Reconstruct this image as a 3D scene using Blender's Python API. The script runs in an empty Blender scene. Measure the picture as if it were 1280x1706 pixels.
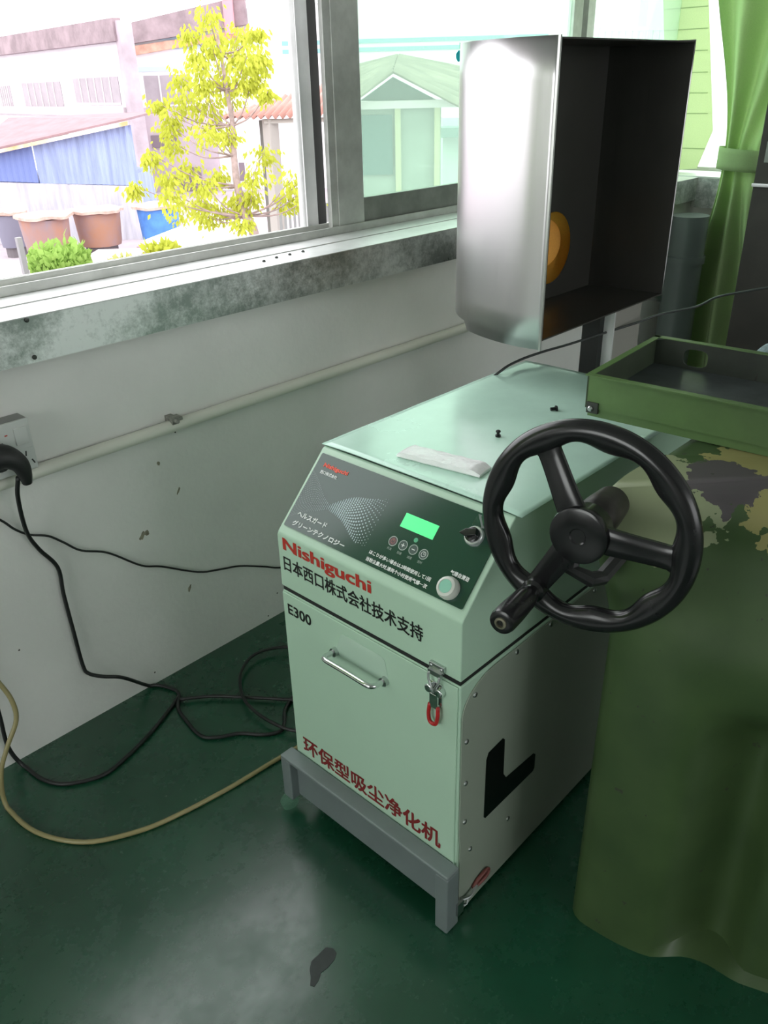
import bpy, bmesh, math, random
from mathutils import Vector, Matrix
random.seed(7)
S = bpy.context.scene
COL = S.collection
PI = math.pi
# ------------------------------------------------------------------ camera
F_PX = 1364.75
PITCH, HEAD, ROLL = math.radians(-27.6447), math.radians(46.0402), math.radians(-1.4883)
CAM = Vector((-0.8426, -0.6481, 1.4594))
FW = Vector((math.sin(HEAD)*math.cos(PITCH), math.cos(HEAD)*math.cos(PITCH), math.sin(PITCH)))
_r = Vector((math.cos(HEAD), -math.sin(HEAD), 0)); _u = _r.cross(FW)
RT = _r*math.cos(ROLL) + _u*math.sin(ROLL)
UP = -_r*math.sin(ROLL) + _u*math.cos(ROLL)
cd = bpy.data.cameras.new('camera'); cam = bpy.data.objects.new('camera', cd); COL.objects.link(cam)
m = Matrix((RT, UP, -FW)).transposed().to_4x4(); m.translation = CAM
cam.matrix_world = m
cd.sensor_fit = 'HORIZONTAL'; cd.sensor_width = 36; cd.lens = 36*F_PX/1280
cd.clip_start = .02; cd.clip_end = 400
S.camera = cam
# ------------------------------------------------------------------ world, light, exposure
S.view_settings.view_transform = 'Standard'; S.view_settings.look = 'None'
S.view_settings.gamma = 1; S.view_settings.use_curve_mapping = False
S.view_settings.exposure = 0.18
w = bpy.data.worlds.new('overcast_sky'); S.world = w; w.use_nodes = True
bg = w.node_tree.nodes['Background']; bg.inputs[0].default_value = (0.97, 0.985, 1, 1); bg.inputs[1].default_value = 3.2
def area(name, loc, target, sx, sy, power, col=(1, 1, 1)):
    l = bpy.data.lights.new(name, 'AREA'); l.shape = 'RECTANGLE'; l.size = sx; l.size_y = sy
    l.energy = power; l.color = col
    o = bpy.data.objects.new(name, l); COL.objects.link(o); o.location = loc
    o.rotation_euler = (Vector(target)-Vector(loc)).to_track_quat('-Z', 'Y').to_euler()
    return o
# added fill lights standing in for daylight from unseen rear and left windows
area('fill_left', (-3.75, -.15, 1.75), (0, -.15, 1.3), 1.8, 1.3, 19, (.93, 1, .93))
area('fill_rear', (0.6, -4.35, 1.75), (0.6, 0, 1.2), 3.2, 1.3, 2, (.86, 1, .86))
# ------------------------------------------------------------------ helpers
def at(px, py, t): return CAM + t*(FW + RT*((px-640)/F_PX) - UP*((py-853)/F_PX))
def onz(px, py, z):
    d = at(px, py, 1)-CAM; return CAM + d*((z-CAM.z)/d.z)
MATS = {}
def mat(name, col, rough=.5, metal=0, var=0.0, vscale=8, rvar=0.0, bump=0.0, bscale=40, spec=.5, coords='Object', stretch=(1, 1, 1), alt=None, coat=0):
    if name in MATS: return MATS[name]
    M = bpy.data.materials.new(name); M.use_nodes = True; nt = M.node_tree; N = nt.nodes; L = nt.links
    b = N['Principled BSDF']; b.inputs['Roughness'].default_value = rough; b.inputs['Metallic'].default_value = metal
    b.inputs['Specular IOR Level'].default_value = spec; b.inputs['Coat Weight'].default_value = coat
    b.inputs['Base Color'].default_value = (*col, 1)
    if var or rvar or bump or alt:
        tc = N.new('ShaderNodeTexCoord'); mp = N.new('ShaderNodeMapping'); mp.inputs['Scale'].default_value = stretch
        L.new(tc.outputs[coords], mp.inputs[0])
        n = N.new('ShaderNodeTexNoise'); n.inputs['Scale'].default_value = vscale; n.inputs['Detail'].default_value = 6; n.inputs['Roughness'].default_value = .6
        L.new(mp.outputs[0], n.inputs['Vector'])
        r = N.new('ShaderNodeValToRGB'); r.color_ramp.elements[0].position = .35; r.color_ramp.elements[1].position = .65
        a2 = alt if alt else tuple(max(0, c*(1-var)) for c in col)
        r.color_ramp.elements[0].color = (*a2, 1); r.color_ramp.elements[1].color = (*[min(1, c*(1+var*.4)) for c in col], 1)
        L.new(n.outputs['Fac'], r.inputs[0]); L.new(r.outputs[0], b.inputs['Base Color'])
        if rvar:
            mr = N.new('ShaderNodeMapRange'); mr.inputs[1].default_value = .3; mr.inputs[2].default_value = .7
            mr.inputs[3].default_value = max(.02, rough-rvar); mr.inputs[4].default_value = min(1, rough+rvar)
            L.new(n.outputs['Fac'], mr.inputs[0]); L.new(mr.outputs[0], b.inputs['Roughness'])
        if bump:
            n2 = N.new('ShaderNodeTexNoise'); n2.inputs['Scale'].default_value = bscale; n2.inputs['Detail'].default_value = 4
            L.new(mp.outputs[0], n2.inputs['Vector'])
            bp = N.new('ShaderNodeBump'); bp.inputs['Strength'].default_value = bump; bp.inputs['Distance'].default_value = .01
            L.new(n2.outputs['Fac'], bp.inputs['Height']); L.new(bp.outputs[0], b.inputs['Normal'])
    MATS[name] = M; return M
def link(name, me, m=None, parent=None):
    o = bpy.data.objects.new(name, me); COL.objects.link(o)
    if m: me.materials.append(m)
    if parent is not None:
        off = origin(parent); me.transform(Matrix.Translation(-off)); o.parent = parent
    return o
def origin(o):
    v = Vector(o.location)
    while o.parent: o = o.parent; v += Vector(o.location)
    return v
def tag(o, label=None, cat=None, group=None, kind=None):
    if label: o['label'] = label
    if cat: o['category'] = cat
    if group: o['group'] = group
    if kind: o['kind'] = kind
    return o
def thing(name, label, cat, loc, group=None):
    o = bpy.data.objects.new(name, None); COL.objects.link(o); o.location = loc; o.empty_display_size = .1
    return tag(o, label, cat, group)
class MB:
    """collects shapes in world coordinates into one mesh"""
    def __init__(s): s.bm = bmesh.new()
    def box(s, x0, x1, y0, y1, z0, z1, mx=None):
        v = [s.bm.verts.new(p) for p in [(x0,y0,z0),(x1,y0,z0),(x1,y1,z0),(x0,y1,z0),(x0,y0,z1),(x1,y0,z1),(x1,y1,z1),(x0,y1,z1)]]
        if mx is not None:
            for q in v: q.co = mx @ q.co
        for f in [(0,3,2,1),(4,5,6,7),(0,1,5,4),(1,2,6,5),(2,3,7,6),(3,0,4,7)]: s.bm.faces.new([v[i] for i in f])
        return s
    def prism(s, pts, d):
        """polygon pts extruded by vector d"""
        d = Vector(d); a = [s.bm.verts.new(Vector(p)) for p in pts]; b = [s.bm.verts.new(Vector(p)+d) for p in pts]; n = len(a)
        s.bm.faces.new(a); s.bm.faces.new(b[::-1])
        for i in range(n): s.bm.faces.new([a[i], b[i], b[(i+1) % n], a[(i+1) % n]])
        return s
    def loft(s, rings, cap=True, closed=True):
        R = [[s.bm.verts.new(Vector(p)) for p in r] for r in rings]; n = len(R[0])
        for a, b in zip(R, R[1:]):
            for i in range(n if closed else n-1): s.bm.faces.new([a[i], a[(i+1) % n], b[(i+1) % n], b[i]])
        if cap and closed: s.bm.faces.new(R[0][::-1]); s.bm.faces.new(R[-1])
        return s
    def lathe(s, o, ax, prof, seg=32, cap=True):
        o = Vector(o); ax = Vector(ax).normalized(); e = ax.orthogonal().normalized(); g = ax.cross(e)
        return s.loft([[o+ax*h+(e*math.cos(2*PI*i/seg)+g*math.sin(2*PI*i/seg))*max(r, 1e-5) for i in range(seg)] for h, r in prof], cap)
    def cyl(s, a, b, r, seg=24, r2=None):
        a = Vector(a); b = Vector(b); return s.lathe(a, b-a, [(0, r), ((b-a).length, r if r2 is None else r2)], seg)
    def tube(s, pts, r, seg=10, sub=6, closed=False, radii=None, zmin=None):
        P = smooth([Vector(p) for p in pts], sub, closed); n = len(P)
        if zmin is not None:
            for q_ in P: q_.z = max(q_.z, zmin)
        rings = []; prev = None
        for i in range(n):
            if closed: t = P[(i+1) % n]-P[i-1]
            else: t = P[min(i+1, n-1)]-P[max(i-1, 0)]
            t.normalize()
            if prev is None: e = t.orthogonal().normalized()
            else: e = (prev - t*prev.dot(t)).normalized()
            prev = e; g = t.cross(e)
            rr = r if radii is None else radii[0]+(radii[1]-radii[0])*i/max(1, n-1)
            rings.append([P[i]+(e*math.cos(2*PI*k/seg)+g*math.sin(2*PI*k/seg))*rr for k in range(seg)])
        if closed: rings.append(rings[0]); s.loft(rings, False)
        else: s.loft(rings, True)
        return s
    def grid(s, fn, nu, nv):
        V = [[s.bm.verts.new(Vector(fn(i/nu, j/nv))) for i in range(nu+1)] for j in range(nv+1)]
        for j in range(nv):
            for i in range(nu): s.bm.faces.new([V[j][i], V[j][i+1], V[j+1][i+1], V[j+1][i]])
        return s
    def build(s, name, m, parent=None, bevel=0, seg=2, smooth_=False, solid=0, weld=True, sub=0):
        if weld: bmesh.ops.remove_doubles(s.bm, verts=s.bm.verts, dist=1e-6)
        bmesh.ops.recalc_face_normals(s.bm, faces=s.bm.faces)
        me = bpy.data.meshes.new(name); s.bm.to_mesh(me); s.bm.free()
        if smooth_:
            me.shade_smooth() if hasattr(me, 'shade_smooth') else None
        o = link(name, me, m, parent)
        if solid:
            q = o.modifiers.new('solid', 'SOLIDIFY'); q.thickness = solid; q.offset = 0
        if sub:
            q = o.modifiers.new('sub', 'SUBSURF'); q.levels = sub; q.render_levels = sub
        if bevel:
            q = o.modifiers.new('bevel', 'BEVEL'); q.width = bevel; q.segments = seg; q.limit_method = 'ANGLE'; q.angle_limit = math.radians(40)
            me.shade_smooth(); 
            q2 = o.modifiers.new('wn', 'WEIGHTED_NORMAL')
        elif smooth_ == 'auto':
            try: me.set_sharp_from_angle(angle=math.radians(40))
            except Exception: pass
        return o
def smooth(P, sub, closed=False):
    if sub <= 1 or len(P) < 3: return P
    out = []; n = len(P)
    rng = range(n) if closed else range(n-1)
    for i in rng:
        p0 = P[(i-1) % n] if closed or i > 0 else P[i]*2-P[i+1]
        p1 = P[i]; p2 = P[(i+1) % n]
        p3 = P[(i+2) % n] if closed or i+2 < n else P[i+1]*2-P[i]
        for k in range(sub):
            t = k/sub
            out.append(.5*((2*p1)+(p2-p0)*t+(2*p0-5*p1+4*p2-p3)*t*t+(3*p1-p0-3*p2+p3)*t**3))
    if not closed: out.append(P[-1])
    return out
def text(name, body, o, X, Y, w_, h_, m, parent, heavy=.0, lift=.0004, shear=0, hy=None):
    """lettering filling the w_ x h_ box whose lower left corner is o, along X and up Y"""
    c = bpy.data.curves.new(name, 'FONT'); c.body = body; c.size = 1; c.resolution_u = 4; c.shear = shear
    t = bpy.data.objects.new(name, c); COL.objects.link(t)
    dg = bpy.context.evaluated_depsgraph_get(); me = bpy.data.meshes.new_from_object(t.evaluated_get(dg))
    bpy.data.objects.remove(t); bpy.data.curves.remove(c)
    xs = [v.co.x for v in me.vertices]; ys = [v.co.y for v in me.vertices]
    x0, x1, y0, y1 = min(xs), max(xs), min(ys), max(ys)
    X = Vector(X).normalized(); Y = Vector(Y).normalized(); N = X.cross(Y); o = Vector(o)
    base = [v.co.copy() for v in me.vertices]; q = heavy; qy = q if hy is None else hy
    shifts = [(0, 0)] if q == 0 else [(-q, -qy), (q, -qy), (-q, qy), (q, qy), (0, 0)]
    V = []; Fc = []; polys = [tuple(p.vertices) for p in me.polygons]
    for k, (dx, dy) in enumerate(shifts):
        off = len(V)
        V += [o + X*(q+dx+(c.x-x0)/(x1-x0)*(w_-2*q)) + Y*(qy+dy+(c.y-y0)/(y1-y0)*(h_-2*qy)) + N*(lift+k*.00003) for c in base]
        Fc += [tuple(i+off for i in p) for p in polys]
    me2 = bpy.data.meshes.new(name); me2.from_pydata(V, [], Fc); bpy.data.meshes.remove(me)
    return link(name, me2, m, parent)
def copy_tree(o, parent=None):
    c = o.copy(); COL.objects.link(c); c.parent = parent
    for ch in o.children: copy_tree(ch, c)
    return c
# ------------------------------------------------------------------ materials
WALLP = mat('wall_paint', (.80, .80, .77), .75, var=.06, vscale=3, bump=.08, bscale=60)
CEILP = mat('ceiling_paint', (.50, .53, .50), .85)
ALU = mat('window_aluminium', (.60, .61, .58), .42, .55, var=.15, vscale=14)
ALUD = mat('window_aluminium_dull', (.22, .23, .21), .5, .3, var=.25, vscale=12)
RUBBER = mat('black_rubber', (.015, .016, .016), .5)
CABLE = mat('cable_black', (.012, .013, .013), .45)
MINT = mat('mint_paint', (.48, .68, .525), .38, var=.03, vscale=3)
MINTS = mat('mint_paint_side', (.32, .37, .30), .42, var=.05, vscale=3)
TOPM = mat('top_cover_film', (.58, .84, .71), .24, 0.05, var=.07, vscale=5, rvar=.06, bump=.05, bscale=9)
PANELM = mat('panel_dark_green', (.018, .062, .042), .16)
CHROME = mat('chrome', (.75, .77, .77), .12, 1)
STEEL = mat('zinc_steel', (.55, .57, .57), .28, 1)
GREYP = mat('grey_enamel', (.22, .26, .26), .40, 0.2, var=.08, vscale=10)
RED = mat('red_print', (.50, .035, .02), .5)
REDD = mat('dark_red_print', (.22, .015, .015), .5)
BLACK = mat('black_print', (.008, .01, .009), .5)
WHITE = mat('white_print', (.80, .84, .82), .5)
BLACKP = mat('black_bakelite', (.012, .012, .013), .22, var=.2, vscale=20, rvar=.06)
OLIVE = mat('olive_machine_paint', (.105, .190, .062), .42, var=.25, vscale=5, bump=.1, bscale=25)
GLASSY = None
def glass(name, tint, haze, hazecol):
    M = bpy.data.materials.new(name); M.use_nodes = True; nt = M.node_tree; N = nt.nodes; L = nt.links
    N.remove(N['Principled BSDF']); out = N['Material Output']
    tr = N.new('ShaderNodeBsdfTransparent'); tr.inputs[0].default_value = (*tint, 1)
    df = N.new('ShaderNodeBsdfTranslucent'); df.inputs[0].default_value = (*hazecol, 1)
    gl = N.new('ShaderNodeBsdfGlossy'); gl.inputs['Roughness'].default_value = .03
    m1 = N.new('ShaderNodeMixShader'); m1.inputs[0].default_value = haze
    m2 = N.new('ShaderNodeMixShader'); m2.inputs[0].default_value = .04
    L.new(tr.outputs[0], m1.inputs[1]); L.new(df.outputs[0], m1.inputs[2])
    L.new(m1.outputs[0], m2.inputs[1]); L.new(gl.outputs[0], m2.inputs[2]); L.new(m2.outputs[0], out.inputs[0]); return M
GLASS = glass('green_tinted_glass', (.74, .88, .78), .13, (.85, 1, .9))
CLEAR = glass('clear_film', (.93, .97, .94), .08, (.9, 1, .95))
def cloth(name, col, trans):
    M = bpy.data.materials.new(name); M.use_nodes = True; nt = M.node_tree; N = nt.nodes; L = nt.links
    N.remove(N['Principled BSDF']); out = N['Material Output']
    a = N.new('ShaderNodeBsdfDiffuse'); b = N.new('ShaderNodeBsdfTranslucent'); mx = N.new('ShaderNodeMixShader')
    tc = N.new('ShaderNodeTexCoord'); wv = N.new('ShaderNodeTexNoise'); wv.inputs['Scale'].default_value = 260
    L.new(tc.outputs['Object'], wv.inputs['Vector'])
    rp = N.new('ShaderNodeValToRGB'); rp.color_ramp.elements[0].color = (*[c*.82 for c in col], 1); rp.color_ramp.elements[1].color = (*col, 1)
    L.new(wv.outputs['Fac'], rp.inputs[0]); L.new(rp.outputs[0], a.inputs[0]); L.new(rp.outputs[0], b.inputs[0])
    mx.inputs[0].default_value = trans; L.new(a.outputs[0], mx.inputs[1]); L.new(b.outputs[0], mx.inputs[2]); L.new(mx.outputs[0], out.inputs[0]); return M
CURT = cloth('green_curtain_cloth', (.60, .76, .42), .42)
# galvanised sheet: spangled patches of bright zinc on grey
def galv():
    M = mat('galvanised_sheet', (.55, .57, .56), .3, .9); nt = M.node_tree; N = nt.nodes; L = nt.links; b = N['Principled BSDF']
    tc = N.new('ShaderNodeTexCoord'); n1 = N.new('ShaderNodeTexNoise'); n1.inputs['Scale'].default_value = 4.5; n1.inputs['Detail'].default_value = 3
    n2 = N.new('ShaderNodeTexNoise'); n2.inputs['Scale'].default_value = 38; n2.inputs['Detail'].default_value = 8; n2.inputs['Roughness'].default_value = .8
    L.new(tc.outputs['Object'], n1.inputs[0]); L.new(tc.outputs['Object'], n2.inputs[0])
    mu = N.new('ShaderNodeMath'); mu.operation = 'MULTIPLY_ADD'; L.new(n2.outputs['Fac'], mu.inputs[0]); mu.inputs[1].default_value = .8; 
    ad = N.new('ShaderNodeMath'); ad.operation = 'MULTIPLY'; ad.inputs[1].default_value = .9; L.new(n1.outputs['Fac'], ad.inputs[0]); L.new(ad.outputs[0], mu.inputs[2])
    r = N.new('ShaderNodeValToRGB'); e = r.color_ramp.elements; e[0].position = .74; e[0].color = (.34, .37, .35, 1); e[1].position = 1.05; e[1].color = (.85, .87, .86, 1)
    L.new(mu.outputs[0], r.inputs[0]); L.new(r.outputs[0], b.inputs['Base Color'])
    mr = N.new('ShaderNodeMapRange'); mr.inputs[1].default_value = .6; mr.inputs[2].default_value = 1; mr.inputs[3].default_value = .25; mr.inputs[4].default_value = .55
    L.new(mu.outputs[0], mr.inputs[0]); L.new(mr.outputs[0], b.inputs['Roughness']); return M
GALV = galv()
SILLT = mat('sill_top_sheet', (.70, .71, .70), .45, .3, var=.15, vscale=9)
# epoxy floor
def epoxy():
    M = mat('green_epoxy_floor', (.010, .072, .036), .22, var=.35, vscale=2.2, rvar=.0); nt = M.node_tree; N = nt.nodes; L = nt.links; b = N['Principled BSDF']
    tc = N.new('ShaderNodeTexCoord'); n = N.new('ShaderNodeTexNoise'); n.inputs['Scale'].default_value = 7; n.inputs['Detail'].default_value = 9; n.inputs['Roughness'].default_value = .7
    L.new(tc.outputs['Object'], n.inputs[0])
    mr = N.new('ShaderNodeMapRange'); mr.inputs[1].default_value = .35; mr.inputs[2].default_value = .7; mr.inputs[3].default_value = .20; mr.inputs[4].default_value = .36
    L.new(n.outputs['Fac'], mr.inputs[0]); L.new(mr.outputs[0], b.inputs['Roughness']); b.inputs['Specular IOR Level'].default_value = .85
    bp = N.new('ShaderNodeBump'); bp.inputs['Strength'].default_value = .12; bp.inputs['Distance'].default_value = .004; n3 = N.new('ShaderNodeTexNoise'); n3.inputs['Scale'].default_value = 18; n3.inputs['Detail'].default_value = 8
    L.new(tc.outputs['Object'], n3.inputs[0]); L.new(n3.outputs['Fac'], bp.inputs['Height']); L.new(bp.outputs[0], b.inputs['Normal']); return M
EPOXY = epoxy()
# ------------------------------------------------------------------ the room
WY = 1.0651; XR = 3.02; XL = -3.9; YB = -4.5; ZC = 3.0; ZS = 1.056; ZT = 2.35
def struct(o): o['kind'] = 'structure'; return o
fl = struct(MB().box(XL, XR+.25, YB, WY+.25, -.12, 0).build('floor', EPOXY))
# bare chip in the coating
b = MB(); cpx = [(543,1578),(556,1581),(561,1588),(557,1600),(546,1613),(535,1621),(531,1634),(524,1644),(517,1642),(518,1628),(516,1616),(519,1602),(530,1592)]
b.prism([onz(x, y, .0) for x, y in cpx], (0, 0, .0009)); b.build('bare_patch', mat('bare_concrete', (.035, .045, .042), .5, var=.3, vscale=60), fl)['label'] = 'dark bare patch in the green floor'
struct(MB().box(XL, XR+.25, YB, WY+.25, ZC, ZC+.15).build('ceiling', CEILP))
b = MB().box(XL, XR, WY, WY+.26, 0, ZS-.02)
b.box(XL, XR, WY, WY+.26, ZT, ZC); b.box(XL, -2.4, WY, WY+.26, ZS-.02, ZT)
struct(b.build('wall_front', WALLP))
b = MB().box(XR, XR+.25, YB, WY+.26, 0, ZS-.02).box(XR, XR+.25, YB, WY+.26, ZT, ZC).box(XR, XR+.25, YB, -.35, ZS-.02, ZT)
struct(b.build('wall_right', WALLP))
b = MB().box(XL-.2, XL, YB, WY+.26, 0, .95).box(XL-.2, XL, YB, WY+.26, 2.5, ZC).box(XL-.2, XL, YB, -1.15, .95, 2.5).box(XL-.2, XL, .85, WY+.26, .95, 2.5)
struct(b.build('wall_left', WALLP))
b = MB().box(XL-.2, XR+.25, YB-.2, YB, 0, .95).box(XL-.2, XR+.25, YB-.2, YB, 2.5, ZC).box(XL-.2, -1.2, YB-.2, YB, .95, 2.5).box(2.4, XR+.25, YB-.2, YB, .95, 2.5)
struct(b.build('wall_rear', WALLP))
# galvanised sill cladding, front wall and returning along the right wall
SY = WY-.04
t1 = struct(MB().box(XL+.01, 2.96, SY, SY+.002, .960, ZS-.003).build('trim_1', GALV)); t1['label'] = 'galvanised sheet apron below the window sill'
t2 = MB().box(XL+.01, 2.99, SY-.002, 1.262, ZS-.003, ZS).box(XL+.01, 2.9, WY+.07, WY+.076, ZS, ZS+.0025)
t2.box(2.955, 3.20, -.35, 1.236, ZS-.0035, ZS+.0045)
t2 = struct(t2.build('trim_2', SILLT, bevel=.0008))
struct(MB().box(2.957, 2.96, -.35, SY, .93, ZS-.003).build('trim_3', GALV))
SCREW = mat('dark_screw', (.06, .065, .06), .4, .6)
for px, py, top in [(440,436,1),(461,430,1),(483,425,1),(505,420,1)]:
    p = onz(px, py, ZS); MB().lathe(p, (0, 0, 1), [(0, .0045), (.003, .0045), (.005, .002)], 10).build('screw', SCREW, t2)
for px, py in [(44,533),(57,595)]:
    d = at(px, py, 1)-CAM; p = CAM+d*((SY-CAM.y)/d.y); MB().lathe(p, (0, -1, 0), [(0, .005), (.003, .005), (.006, .003)], 10).build('screw', SCREW, t1)
# sliding window in the front wall
w1 = bpy.data.objects.new('window_1', None); COL.objects.link(w1); w1.location = (0, WY+.18, ZS); struct(w1)
b = MB().box(-2.4, 3.2, 1.2415, 1.33, ZS-.001, ZS+.008).box(-2.4, 3.2, 1.236, 1.2412, ZS, ZS+.022).box(-2.4, 3.2, 1.283, 1.288, ZS, ZS+.028).box(-2.4, 3.2, 1.325, 1.33, ZS, ZS+.022)
b.box(-2.4, XR+.2, 1.24, 1.33, ZT-.05, ZT).box(-2.4, -2.35, 1.24, 1.33, ZS, ZT).box(3.205, 3.24, 1.25, 1.33, ZS, ZT)
b.build('window_frame', ALU, w1, bevel=.001)
def sash(x0, x1, y0, y1, zb, sl=.05, sr=.05, rail=.085, glassm=GLASS):
    b = MB().box(x0, x0+sl, y0, y1, zb, ZT-.03).box(x1-sr, x1, y0, y1, zb, ZT-.03).box(x0+sl, x1-sr, y0+.004, y1-.004, ZT-.09, ZT-.03)
    s = b.build('sash', ALU, w1, bevel=.0015)
    MB().box(x0+sl, x1-sr, y0+.004, y1-.004, zb, zb+rail).build('bottom_rail', ALUD, s, bevel=.001)
    g = MB().box(x0+sl, x1-sr, (y0+y1)/2-.002, (y0+y1)/2+.002, zb+rail, ZT-.09).build('pane', glassm, s)
    return s
sash(.957, 2.25, 1.242, 1.268, ZS+.006, .108, .06)          # closed inner sash, tinted pane
# outer sash pushed behind it; only its near stile shows beside the opening
b = MB().box(.866, .915, 1.29, 1.32, ZS+.006, ZT-.03).box(.866, .869, 1.285, 1.29, ZS+.006, ZT-.03)
b.build('stile', mat('bright_stile', (.85, .84, .85), .4, .1, var=.1, vscale=10), w1, bevel=.0015)
MB().box(.915, .957, 1.30, 1.318, ZS+.006, ZT-.03).build('dark_gap_strip', mat('dark_groove', (.05, .05, .05), .6), w1)  # dark strip stands in for the dark gap between the stiles
MB().box(.93, .957, 1.246, 1.262, ZS+.01, ZT-.03).build('stile', ALU, w1, bevel=.001)
b = MB().box(.866, 2.2, 1.30, 1.312, ZT-.09, ZT-.03); b.build('top_rail', ALU, w1)
sash(2.30, 3.20, 1.262, 1.288, ZS+.006, .07, .03, .06)
MB().box(2.25, 2.30, 1.25, 1.30, ZS+.006, ZT-.03).build('stile', ALUD, w1)
# right wall window
w2 = bpy.data.objects.new('window_2', None); COL.objects.link(w2); w2.location = (XR+.1, .3, ZS); struct(w2)
b = MB().box(XR+.18, XR+.23, -.35, 1.25, ZS-.02, ZS+.02).box(XR+.18, XR+.23, -.35, 1.25, ZT-.05, ZT).box(XR+.18, XR+.23, -.35, -.30, ZS, ZT).box(XR+.18, XR+.23, .42, .48, ZS, ZT)
b.build('window_frame', ALU, w2, bevel=.001)
MB().box(XR+.20, XR+.204, -.30, 1.25, ZS+.02, ZT-.05).build('pane', CLEAR, w2)
# unseen windows assumed behind the camera, made for the fill lights
for nm, bx in (('window_3', (XL-.12, XL-.08, -1.15, .85, .95, 2.5)), ('window_4', (-1.2, 2.4, YB-.12, YB-.08, .95, 2.5))):
    o = MB(); x0, x1, y0, y1, z0, z1 = bx
    if nm == 'window_3':
        for yy in (y0, (y0+y1)/2-.03, y1-.06): o.box(x0, x1, yy, yy+.06, z0, z1)
        o.box(x0, x1, y0, y1, z0, z0+.06).box(x0, x1, y0, y1, z1-.06, z1)
    else:
        for xx in (x0, x0+1.2, x0+2.4, x1-.06): o.box(xx, xx+.06, y0, y1, z0, z1)
        o.box(x0, x1, y0, y1, z0, z0+.06).box(x0, x1, y0, y1, z1-.06, z1)
    struct(o.build(nm, ALU))
# leaf shaped sticker on the tinted pane
def wl(px, py, y):
    d = at(px, py, 1)-CAM; return CAM+d*((y-CAM.y)/d.y)
b = MB()
b.prism([wl(x, y, 1.251) for x, y in [(764,84),(768,84),(770,92),(768,102),(763,103),(760,97),(760,90)]], (0, -.0008, 0))
b.build('glass_sticker', mat('cyan_sticker', (.0, .62, .75), .5), w1)
b = MB(); b.prism([wl(x, y, 1.251) for x, y in [(766,71),(772,76),(775,84),(777,90),(772,84),(766,80)]], (0, -.0008, 0))
b.build('glass_sticker', mat('green_sticker', (.0, .60, .35), .5), w1)
# ------------------------------------------------------------------ on the wall: conduit, socket, marks
cz = .718; cy = WY-.017
c = thing('wall_conduit', 'cream plastic conduit pipe running along the wall below the sill', 'pipe', (.3, cy, cz))
MB().cyl((-2.5, cy, cz), (1.9, cy, cz), .0155, 20).build('pipe', mat('cream_pvc', (.74, .74, .66), .4), c, smooth_='auto')
b = MB().box(.160, .178, cy-.017, WY, cz+.008, cz+.026).box(.178, .195, cy-.010, WY, cz+.004, cz+.020).cyl((.168, cy-.03, cz+.018), (.168, cy, cz+.018), .005, 10)
b.build('pipe_clip', mat('dusty_clip', (.30, .30, .27), .6, var=.5, vscale=80), c, bevel=.001)
s = thing('wall_socket', 'white surface mounted double socket box on the wall at the left edge', 'socket', (-.27, WY, .735))
SOCK = mat('socket_plastic', (.62, .64, .62), .35)
SOCKD = mat('socket_grey_back_box', (.28, .28, .27), .5)
MB().box(-.40, -.188, WY-.040, WY-.0, .738, .853).build('back_box', SOCKD, s, bevel=.002)
MB().box(-.40, -.188, WY-.046, WY-.040, .738, .853).build('face_plate', SOCK, s, bevel=.002)
MB().box(-.224, -.196, WY-.050, WY-.046, .800, .838).build('switch', SOCK, s, bevel=.0015)
MB().box(-.224, -.190, WY-.0475, WY-.046, .742, .790).build('outlet', SOCK, s, bevel=.001)
for (x, z, a) in [(-.209, .778, 10), (-.217, .757, 45), (-.197, .757, -25)]:
    mx = Matrix.Translation((x, WY-.0478, z)) @ Matrix.Rotation(math.radians(a), 4, 'Y'); MB().box(-.0014, .0014, -.0006, .0006, -.0055, .0055, mx).build('pin_slot', BLACK, s)
MB().box(-.262, -.250, WY-.0465, WY-.0458, .808, .814).build('pin_slot', BLACK, s)
MB().box(-.243, -.237, WY-.0466, WY-.0458, .826, .829).build('indicator_lamp', mat('red_indicator', (.5, .08, .06), .4), s)
def stain(name, px, r1, r2, ang, col, lab):
    c0 = wl(px[0], px[1], WY); n = 18; rnd = random.Random(px[0])
    pts = []
    for i in range(n):
        a = 2*PI*i/n; k = 1+rnd.uniform(-.25, .25); x = r1*math.cos(a)*k; z = r2*math.sin(a)*k; ca, sa = math.cos(ang), math.sin(ang)
        pts.append((c0.x+x*ca-z*sa, WY, c0.z+x*sa+z*ca))
    return MB().prism(pts, (0, -.0006, 0)).build(name, col)
wallf = bpy.data.objects['wall_front']
DIRT = mat('wall_scuff_dirt', (.30, .28, .21), .8, var=.4, vscale=60)
for px, r1, r2, ang in [((237,893), .012, .0055, .9), ((245,888), .006, .007, 0), ((297,818), .010, .003, 1.0), ((264,772), .004, .005, 0), ((316,980), .011, .004, 1.1)]:
    o = stain('scuff_mark', px, r1, r2, ang, DIRT, ''); o.parent = wallf
for px in [(258,943),(462,988),(447,1026),(258,1120),(32,1083),(292,720)]:
    o = stain('speck', px, .0022, .0022, 0, mat('speck_black', (.05, .05, .04), .8), ''); o.parent = wallf
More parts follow.
